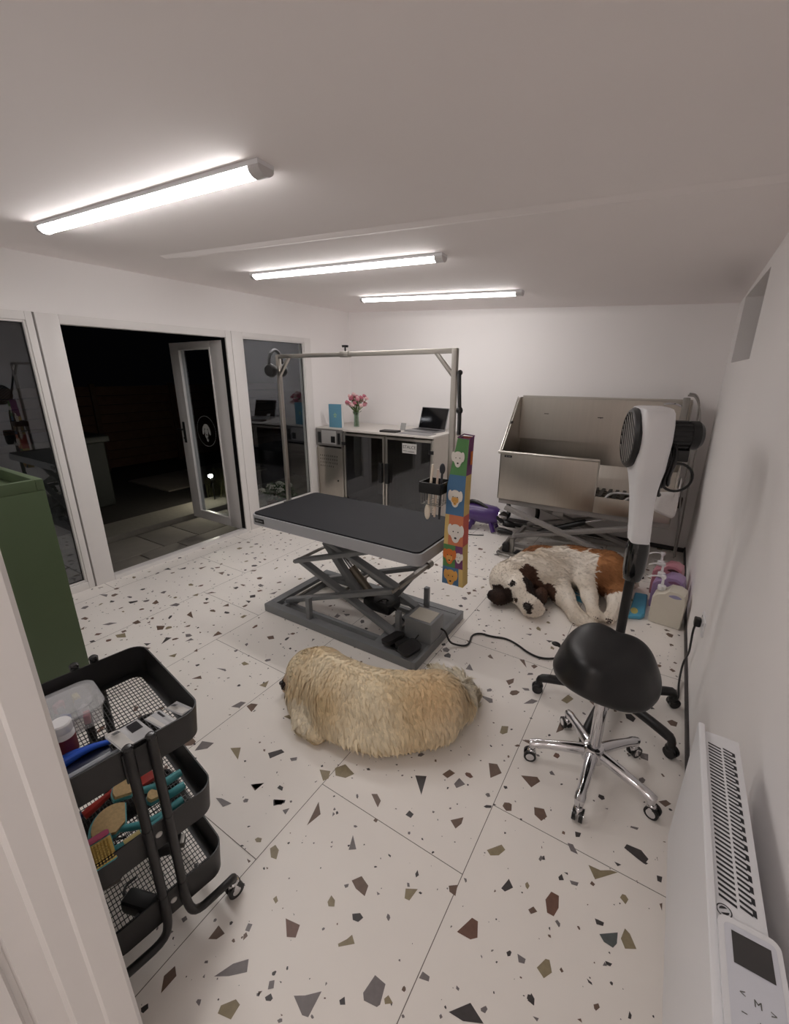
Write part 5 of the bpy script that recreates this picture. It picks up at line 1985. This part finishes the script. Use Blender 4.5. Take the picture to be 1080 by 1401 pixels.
# pin brush with pink back and yellow bristles
r = thing('pin_brush', 'teal and pink brush with yellow bristles on the trolley middle shelf rim', 'brush', TA @ Vector((.205, -.125, .49)), CA, local=True)
SH = Matrix.Translation(-Vector((.205, -.125, .49)))
M_ = Matrix.Translation(Vector((.205, -.125, .515))) @ Matrix.Rotation(math.radians(-4), 4, 'Z') @ Matrix.Rotation(.75, 4, 'Y')
b = MB()
b.box(-.036, .030, -.040, .036, -.012, .004, .006, M=M_)
loc_build(b, 'brush_head', TEAL, r)
b = MB()
b.box(-.048, -.032, -.040, .034, -.014, .010, .007, M=M_)
loc_build(b, 'back', mat('tool_pink', (192, 84, 122), .4), r)
b = MB()
b.box(-.030, .026, -.038, .034, .0035, .0065, .001, M=M_)
for i in range(9):
    for j in range(10):
        b.cyl(M_ @ Vector((-.026 + i * .0062, -.034 + j * .0068, .003)), M_ @ Vector((-.026 + i * .0062, -.034 + j * .0068, .020)), .0026, .0022, n=6)
loc_build(b, 'bristles', mat('bristle_yellow', (212, 184, 104), .6), r)
b = MB()
b.tube([(.205, -.092, .50), (.213, -.065, .50), (.213, .01, .500), (.208, .04, .50)], [.008, .010, .010, .009, .009, .009], 12, 1)
loc_build(b, 'handle', TEAL, r)
b = MB()
b.tube([(.2125, -.070, .500), (.2130, -.030, .500)], .0125, 12)
loc_build(b, 'grip', mat('grip_yellow', (206, 190, 128), .5), r)
# bottom shelf: dark clipper things
for k, (u, v, sx_, sy_, rot, lab) in enumerate(((.14, -.06, .10, .05, .5, 'black hair clipper on the trolley bottom shelf nearest the uprights'), (-.05, -.09, .11, .07, -.2, 'black clipper case at the dark back of the trolley bottom shelf'), (.02, .06, .10, .05, 1.0, 'black clipper lying at the far side of the trolley bottom shelf'))):
    b = MB()
    M_ = Matrix.Translation(Vector((u, v, .150))) @ Matrix.Rotation(rot, 4, 'Z')
    b.box(-sx_ / 2, sx_ / 2, -sy_ / 2, sy_ / 2, 0, .05, .014, 3, M=M_)
    b.mi = 1
    b.box(sx_ / 2 - .004, sx_ / 2 + .012, -sy_ / 2 + .008, sy_ / 2 - .008, .012, .035, .002, M=M_)
    b.mi = 0
    b.tube([M_ @ Vector((-sx_ / 2, 0, .025)), M_ @ Vector((-sx_ / 2 - .03, .02, .03)), M_ @ Vector((-sx_ / 2 - .02, .06, .02))], .004, 6, 2)
    in_trolley(b.build('clipper', [M_BLACK, M_DULL]), (u, v, .150), lab, 'clipper')
b = MB()
b.poly([(.205, -.075, .152), (.225 - .03, -.02, .152), (.16, -.03, .185), (.17, -.085, .185)])
o = b.build('plastic_bag', mat('film_grey', (120, 122, 126), .2, spec=.8))
o.modifiers.new('t', 'SOLIDIFY').thickness = .001
in_trolley(o, (.19, -.05, .152), 'crumpled clear plastic bag on the trolley bottom shelf', 'bag')

# ================================================================ DOGS


def sdf_mesh(prims, lo, hi, h, k=.05, disp=None):
    """prims: ('c', a, b, ra, rb) tapered capsule | ('e', c, r, R3) ellipsoid; smooth union -> quads"""
    import openvdb
    n = [int((hi[i] - lo[i]) / h) + 1 for i in range(3)]
    X, Y, Z = np.meshgrid(*[lo[i] + h * np.arange(n[i]) for i in range(3)], indexing='ij')
    acc = np.zeros(X.shape)
    for p in prims:
        kk = p[-1] if p[0].isupper() else k
        if p[0].lower() == 'c':
            a, b_2, ra, rb = np.array(p[1]), np.array(p[2]), p[3], p[4]
            d_ = b_2 - a
            L2 = d_ @ d_
            t = np.clip(((X - a[0]) * d_[0] + (Y - a[1]) * d_[1] + (Z - a[2]) * d_[2]) / L2, 0, 1)
            d = np.sqrt((X - a[0] - t * d_[0]) ** 2 + (Y - a[1] - t * d_[1]) ** 2 + (Z - a[2] - t * d_[2]) ** 2) - (ra + (rb - ra) * t)
        else:
            c_, r_ = np.array(p[1]), np.array(p[2])
            R3 = np.array(Euler(p[3]).to_matrix().transposed())
            q = [(X - c_[0]), (Y - c_[1]), (Z - c_[2])]
            u = [sum(R3[i][j] * q[j] for j in range(3)) for i in range(3)]
            k0 = np.sqrt(sum((u[i] / r_[i]) ** 2 for i in range(3)))
            k1 = np.sqrt(sum((u[i] / r_[i] ** 2) ** 2 for i in range(3)))
            d = np.where(k1 > 1e-9, k0 * (k0 - 1) / np.maximum(k1, 1e-9), -min(r_))
        acc += np.exp(-np.clip(d / (k * .35), -60, 60))
    D_ = -k * .35 * np.log(np.maximum(acc, 1e-30))
    D_ = np.maximum(D_, .004 - Z)           # flat where it rests on the floor
    g = openvdb.FloatGrid()
    g.background = 1.0
    g.copyFromArray(D_.astype(np.float32))
    P, Q = g.convertToQuads(isovalue=0.0)
    P = P * h + np.array(lo)
    return P, Q


def make_body(name, P, Q, coat, mat_, parent=None):
    me = bpy.data.meshes.new(name)
    me.from_pydata([tuple(p) for p in P], [], [tuple(int(i) for i in q[::-1]) for q in Q])
    bm_ = bmesh.new()
    bm_.from_mesh(me)
    for _ in range(2):
        bmesh.ops.smooth_vert(bm_, verts=bm_.verts, factor=.5, use_axis_x=True, use_axis_y=True, use_axis_z=True)
    bmesh.ops.recalc_face_normals(bm_, faces=bm_.faces)
    for f in bm_.faces:
        f.smooth = True
    bm_.to_mesh(me)
    bm_.free()
    at = me.color_attributes.new('coat', 'FLOAT_COLOR', 'POINT')
    for i, v in enumerate(me.vertices):
        at.data[i].color = coat(v.co)
    me.materials.append(mat_)
    o = bpy.data.objects.new(name, me)
    COL.objects.link(o)
    return o


def fur(name, body, count, comb, length, width, coat, mat_, seed=1, lift=.25, curl=.5, per=10, spread=.006):
    """locks of tapering strands combed along comb(p, n); one mesh"""
    me = body.data
    me.calc_loop_triangles()
    tri = np.array([t.vertices[:] for t in me.loop_triangles])
    co = np.array([v.co[:] for v in me.vertices])
    nr = np.array([v.normal[:] for v in me.vertices])
    A, B, C_ = co[tri[:, 0]], co[tri[:, 1]], co[tri[:, 2]]
    ar = np.linalg.norm(np.cross(B - A, C_ - A), axis=1) * .5
    ar *= (A[:, 2] > .012)
    rs = np.random.default_rng(seed)
    nl = count // per
    idx = rs.choice(len(tri), size=nl, p=ar / ar.sum())
    u, v = rs.random(nl), rs.random(nl)
    fl_ = u + v > 1
    u[fl_], v[fl_] = 1 - u[fl_], 1 - v[fl_]
    Pp = A[idx] + (B[idx] - A[idx]) * u[:, None] + (C_[idx] - A[idx]) * v[:, None]
    Nn = nr[tri[idx, 0]]
    verts, faces, cols = [], [], []
    for i in range(nl):
        p, n_ = Vector(Pp[i]), Vector(Nn[i])
        d, ln = comb(p, n_)
        if ln <= 0:
            continue
        d = d - n_ * d.dot(n_)
        if d.length < 1e-5:
            continue
        d.normalize()
        nz = (noise.noise_vector(p * 9) + noise.noise_vector(p * 31) * .5) * curl
        d = (d + nz - n_ * nz.dot(n_)).normalized()
        L = length * ln * (.7 + .6 * rs.random())
        s_ = d.cross(n_).normalized()
        tip = p + d * L + n_ * L * lift * .7 + s_ * L * .35 * (rs.random() - .5) - Vector((0, 0, L * .12))
        c_ = coat(p)
        jl = .80 + .30 * rs.random()
        for k_ in range(per):
            w_ = width * (.7 + .6 * rs.random())
            o_ = s_ * (rs.random() - .5) * 2 * spread + d * (rs.random() - .5) * 2 * spread
            p0 = p + o_ - n_ * .003
            p1 = p + o_ * .75 + d * L * .45 + n_ * L * lift
            p2 = tip + o_ * .30 + d * L * .3 * (rs.random() - .5)
            p2.z = max(p2.z, .003)
            p1.z = max(p1.z, .004)
            k = len(verts)
            verts += [p0 - s_ * w_, p0 + s_ * w_, p1 - s_ * w_ * .8, p1 + s_ * w_ * .8, p2]
            faces += [(k, k + 1, k + 3, k + 2), (k + 2, k + 3, k + 4)]
            j = jl * (.93 + .14 * rs.random())
            cols += [tuple(min(1, x * j) for x in c_[:3]) + (1,)] * 5
    m2 = bpy.data.meshes.new(name)
    m2.from_pydata([tuple(v) for v in verts], [], faces)
    at = m2.color_attributes.new('coat', 'FLOAT_COLOR', 'POINT')
    at.data.foreach_set('color', np.array(cols, dtype=np.float32).ravel())
    for pl__ in m2.polygons:
        pl__.use_smooth = True
    m2.materials.append(mat_)
    o = bpy.data.objects.new(name, m2)
    COL.objects.link(o)
    o.parent = body
    return o


def lerp(a, b_2, t):
    t = max(0, min(1, t))
    return tuple(a[i] + (b_2[i] - a[i]) * t for i in range(4))


# ---- golden retriever, asleep on its belly
g_prims = [
    ('c', (2.47, 1.70, .145), (2.66, 1.665, .160), .145, .150),
    ('c', (2.66, 1.665, .155), (2.90, 1.725, .150), .150, .145),
    ('c', (2.90, 1.725, .150), (3.10, 1.875, .145), .145, .150),
    ('e', (2.70, 1.62, .11), (.20, .14, .105), (0, 0, .05)),
    ('e', (2.98, 1.73, .10), (.19, .15, .10), (0, 0, .6)),
    ('c', (2.49, 1.71, .16), (2.38, 1.725, .135), .130, .110),
    ('e', (2.335, 1.725, .110), (.090, .088, .082), (0, 0, .35)),
    ('c', (2.33, 1.69, .090), (2.308, 1.635, .064), .060, .046),
    ('e', (2.40, 1.625, .090), (.042, .032, .068), (.15, .2, .2)),
    ('e', (2.82, 1.60, .075), (.26, .12, .075), (0, 0, .22)),
    ('e', (2.46, 1.60, .10), (.095, .085, .10), (0, 0, .3)),
    ('c', (2.48, 1.55, .07), (2.56, 1.475, .040), .062, .036),
    ('c', (2.56, 1.475, .040), (2.66, 1.465, .032), .036, .034),
    ('e', (3.09, 1.80, .105), (.15, .14, .11), (0, 0, .6)),
    ('c', (3.06, 1.70, .06), (2.94, 1.60, .040), .060, .040),
    ('c', (3.18, 1.96, .11), (3.17, 2.09, .055), .085, .050),
    ('c', (3.17, 2.09, .050), (3.07, 2.19, .040), .050, .042),
    ('c', (3.07, 2.19, .038), (2.93, 2.215, .032), .042, .022),
]
P, Q = sdf_mesh(g_prims, (2.05, 1.28, -.03), (3.42, 2.42, .42), .0095, k=.036)
ga, gb, gc_ = lin((238, 223, 192)), lin((222, 197, 154)), lin((240, 232, 212))


def g_coat(p):
    n_ = noise.noise(Vector((p[0] * 5, p[1] * 5, p[2] * 5)))
    c_ = lerp(ga, gb, .35 + 1.0 * n_)
    c_ = lerp(c_, lin((212, 172, 124)), max(0, 1 - (Vector(p) - Vector((3.10, 1.80, .22))).length / .18) * .7)
    if p[0] < 2.62 and p[2] < .14 and p[1] < 1.68:
        c_ = lerp(c_, gc_, .5)
    if p[1] > 1.95:
        c_ = lerp(c_, gc_, .8)
    d = (Vector(p) - Vector((2.288, 1.603, .078))).length
    if d < .026:
        c_ = lin((44, 34, 32))
    elif d < .07:
        c_ = lerp(lin((190, 160, 130)), c_, (d - .026) / .044)
    return c_


gdog = make_body('sleeping_dog', P, Q, g_coat, M_GOLDENFUR)
tag(gdog, 'cream long-haired dog asleep in the middle of the floor beside the lift table', 'dog')
spine = [Vector(p) for p in ((2.30, 1.74, .20), (2.48, 1.72, .30), (2.66, 1.68, .31), (2.90, 1.75, .30), (3.10, 1.88, .29), (3.22, 1.98, .18))]


def near_spine(p):
    best = None
    for a, b_2 in zip(spine[:-1], spine[1:]):
        d = b_2 - a
        t = max(0, min(1, (p - a).dot(d) / d.length_squared))
        q = a + d * t
        e = (p - q).length
        if best is None or e < best[0]:
            best = (e, q, d.normalized())
    return best


def g_comb(p, n_):
    e, q, d = near_spine(p)
    if p.y > 2.02:
        return (Vector((-.7, .6, 0)) if p.x < 3.12 else Vector((.3, 1, 0))), 1.6
    if p.x < 2.43 and p.y > 1.56 or p.x < 2.34:
        return Vector((1, .1, -.25)), .28 if p.x < 2.34 else .55
    if p.z < .07 and p.x > 2.5 and p.y < 1.50:
        return Vector((1, -.2, 0)), .4
    dn = (p - q)
    dn.z *= .6
    v = dn.normalized() * .9 + d * .45 + Vector((0, 0, -.45))
    return v, (.7 if p.z > .24 else 1.0 if p.z > .10 else .65)


fur('fur', gdog, 90000, g_comb, .044, .0013, g_coat, M_GOLDENFUR, 3, lift=.15, curl=.50, per=14, spread=.0075)
# face details
b = MB()
b.ell((2.284, 1.602, .086), (.014, .014, .011))
o = b.build('nose', mat('dog_nose', (34, 26, 26), .35))
o.parent = gdog
b = MB()
b.tube([(2.335, 1.640, .145), (2.347, 1.640, .150), (2.358, 1.646, .150)], .0028, 6, 1)
b.tube([(2.262, 1.680, .130), (2.266, 1.692, .136), (2.272, 1.703, .138)], .0028, 6, 1)
o = b.build('closed_eye', mat('eye_line', (60, 44, 38), .5))
o.parent = gdog
b = MB()
b.ell((2.392, 1.618, .118), (.050, .022, .066), Euler((.55, .35, .25)).to_matrix().to_4x4())
ear = b.build('ear', mat('ear_tan', (186, 146, 100), .85, var=.2, scale=60, bump=.4))
ear.parent = gdog

# ---- saint bernard, asleep on its side
b_prims = [
    ('c', (2.96, 3.44, .14), (3.12, 3.66, .175), .135, .175),
    ('c', (3.12, 3.66, .175), (3.34, 3.83, .175), .175, .170),
    ('c', (3.34, 3.83, .175), (3.58, 3.84, .18), .165, .175),
    ('e', (2.93, 3.40, .12), (.125, .15, .125), (0, 0, .3)),
    ('e', (3.20, 3.60, .13), (.17, .15, .14), (0, 0, .4)),
    ('e', (3.62, 3.82, .18), (.15, .17, .175), (0, 0, 0)),
    # head
    ('e', (3.065, 3.305, .125), (.112, .110, .102), (0, 0, 0)),
    ('c', (3.11, 3.24, .12), (3.19, 3.165, .092), .082, .068),
    ('e', (3.222, 3.165, .070), (.080, .055, .062), (0, 0, .35)),
    ('e', (2.940, 3.205, .060), (.082, .068, .048), (0, .25, .3)),
    ('e', (3.225, 3.345, .080), (.050, .090, .070), (0, .2, .15)),
    # front leg
    ('c', (3.26, 3.60, .13), (3.37, 3.45, .085), .110, .075),
    ('c', (3.37, 3.45, .080), (3.50, 3.27, .050), .070, .048),
    ('c', (3.50, 3.27, .048), (3.60, 3.205, .042), .048, .045),
    ('e', (3.625, 3.195, .038), (.052, .042, .036), (0, 0, -.5)),
    # upper hind leg
    ('c', (3.47, 3.86, .22), (3.475, 3.68, .170), .105, .080),
    ('c', (3.475, 3.68, .165), (3.545, 3.50, .110), .078, .052),
    ('c', (3.545, 3.50, .105), (3.60, 3.36, .062), .050, .042),
    ('e', (3.618, 3.325, .055), (.042, .050, .038), (0, 0, .2)),
    # lower hind leg
    ('c', (3.70, 3.76, .13), (3.725, 3.60, .085), .100, .065),
    ('c', (3.725, 3.60, .080), (3.715, 3.42, .052), .062, .042),
    ('e', (3.708, 3.365, .046), (.038, .050, .036), (0, 0, 0)),
    # tail
    ('c', (3.70, 3.95, .13), (3.80, 4.05, .05), .07, .04),
]
P, Q = sdf_mesh(b_prims, (2.70, 3.02, -.03), (4.02, 4.22, .48), .0105, k=.045)
bw, bt, bk, bd = lin((236, 228, 216)), lin((168, 116, 74)), lin((34, 25, 22)), lin((74, 50, 38))


def ball(p, c_, r_):
    """signed amount inside a ragged round patch"""
    return 1 - (Vector(p) - Vector(c_)).length / r_ + .22 * noise.noise(Vector(p) * 16)


def b_coat(p):
    n_ = noise.noise(Vector(p) * 6)
    c_ = lerp(bw, lin((206, 192, 172)), .3 + .8 * n_)
    if p[1] > 3.50 or p[0] > 3.3:
        leg = 3.37 < p[0] < 3.545 and p[1] < 3.93 and p[2] < .345
        patch = max(ball(p, (3.68, 3.86, .24), .24), ball(p, (3.645, 3.70, .17), .13), ball(p, (3.60, 4.02, .28), .17))
        if patch > 0 and not leg and not (p[2] < .11 and p[1] < 3.64):
            c_ = lerp(bt, lin((120, 76, 46)), .4 + 1.2 * n_ + (.8 if p[2] < .15 else 0))
        if max(ball(p, (3.32, 3.98, .34), .15), ball(p, (3.44, 4.00, .34), .13), ball(p, (3.36, 3.86, .36), .09)) > 0:
            c_ = lerp(bt, lin((122, 78, 48)), .3 + 1.1 * n_)
    if max(ball(p, (3.10, 3.72, .36), .085), ball(p, (3.04, 3.68, .32), .095)) > 0:
        c_ = lerp(bt, lin((122, 78, 48)), .3 + 1.1 * n_)
    # face: dark mask and ears round a white blaze
    if ball(p, (2.925, 3.18, .06), .115) > 0 or ball(p, (3.000, 3.175, .10), .072) > 0:
        c_ = lerp(bk, lin((62, 44, 36)), .5 + n_)
    if max(ball(p, (3.215, 3.35, .10), .120), ball(p, (3.160, 3.310, .19), .112), ball(p, (3.20, 3.27, .15), .085), ball(p, (3.09, 3.41, .20), .085), ball(p, (3.165, 3.24, .16), .060), ball(p, (3.27, 3.22, .09), .055)) > 0:
        c_ = lerp(bk, bd, .35 + 1.3 * n_ + (.7 if p[1] > 3.37 else 0))
    bl = Vector((3.125, 3.185, .165)) - Vector((3.035, 3.35, .225))
    tb_ = max(0, min(1, (Vector(p) - Vector((3.035, 3.35, .225))).dot(bl) / bl.length_squared))
    if (Vector(p) - Vector((3.035, 3.35, .225)) - bl * tb_).length < .034 + .008 * noise.noise(Vector(p) * 20):
        c_ = lerp(bw, lin((206, 192, 172)), .3)
    if ball(p, (3.040, 3.228, .19), .026) > .0:
        c_ = bk
    if ball(p, (3.235, 3.15, .075), .075) > 0 and p[1] < 3.20:
        c_ = lerp(lin((226, 216, 202)), lin((196, 182, 168)), .4 + n_)
    if ball(p, (3.196, 3.115, .105), .034) > 0 or ball(p, (3.215, 3.085, .07), .022) > 0:
        c_ = lin((40, 32, 30))
    if ball(p, (3.115, 3.17, .11), .035) > 0:
        c_ = lin((70, 52, 42))
    return c_


bdog = make_body('sleeping_dog', P, Q, b_coat, M_BERNFUR)
tag(bdog, 'large white, tan and black dog asleep on its side before the steel bath', 'dog')


def b_comb(p, n_):
    if p.x < 3.30 and p.y < 3.40:
        return Vector((-.2, .8, -.1)), .55
    if p.z < .16 and p.y < 3.6 and p.x > 3.3:
        return Vector((.6, -.7, -.1)), .5
    return Vector((.85, .35, -.35)), 1.0


fur('fur', bdog, 52000, b_comb, .028, .0014, b_coat, M_BERNFUR, 5, lift=.20, curl=.6, per=8, spread=.005)
b = MB()
b.ell((3.196, 3.106, .108), (.026, .016, .020), Euler((0, 0, .4)).to_matrix().to_4x4())
o = b.build('nose', mat('dog_nose', (34, 26, 26), .35))
o.parent = bdog
b = MB()
b.tube([(3.030, 3.222, .208), (3.045, 3.216, .206), (3.060, 3.218, .204)], .003, 6, 1)
b.tube([(3.125, 3.245, .205), (3.137, 3.252, .202), (3.147, 3.263, .197)], .003, 6, 1)
o = b.build('closed_eye', mat('eye_line', (60, 44, 38), .5))
o.parent = bdog
padm = mat('paw_pad', (70, 56, 50), .6)
for (cx_, cy_, cz_) in ((3.618, 3.283, .055), (3.708, 3.322, .046)):
    b = MB()
    b.ell((cx_, cy_ - .002, cz_ - .006), (.018, .008, .014))
    for k in (-1.5, -.5, .5, 1.5):
        b.ell((cx_ + k * .012, cy_ - .004 + .003 * abs(k), cz_ + .017 - .004 * abs(k)), (.0055, .006, .007))
    o = b.build('paw_pad', padm)
    o.parent = bdog
# paper-thin parents aside, nothing else to do
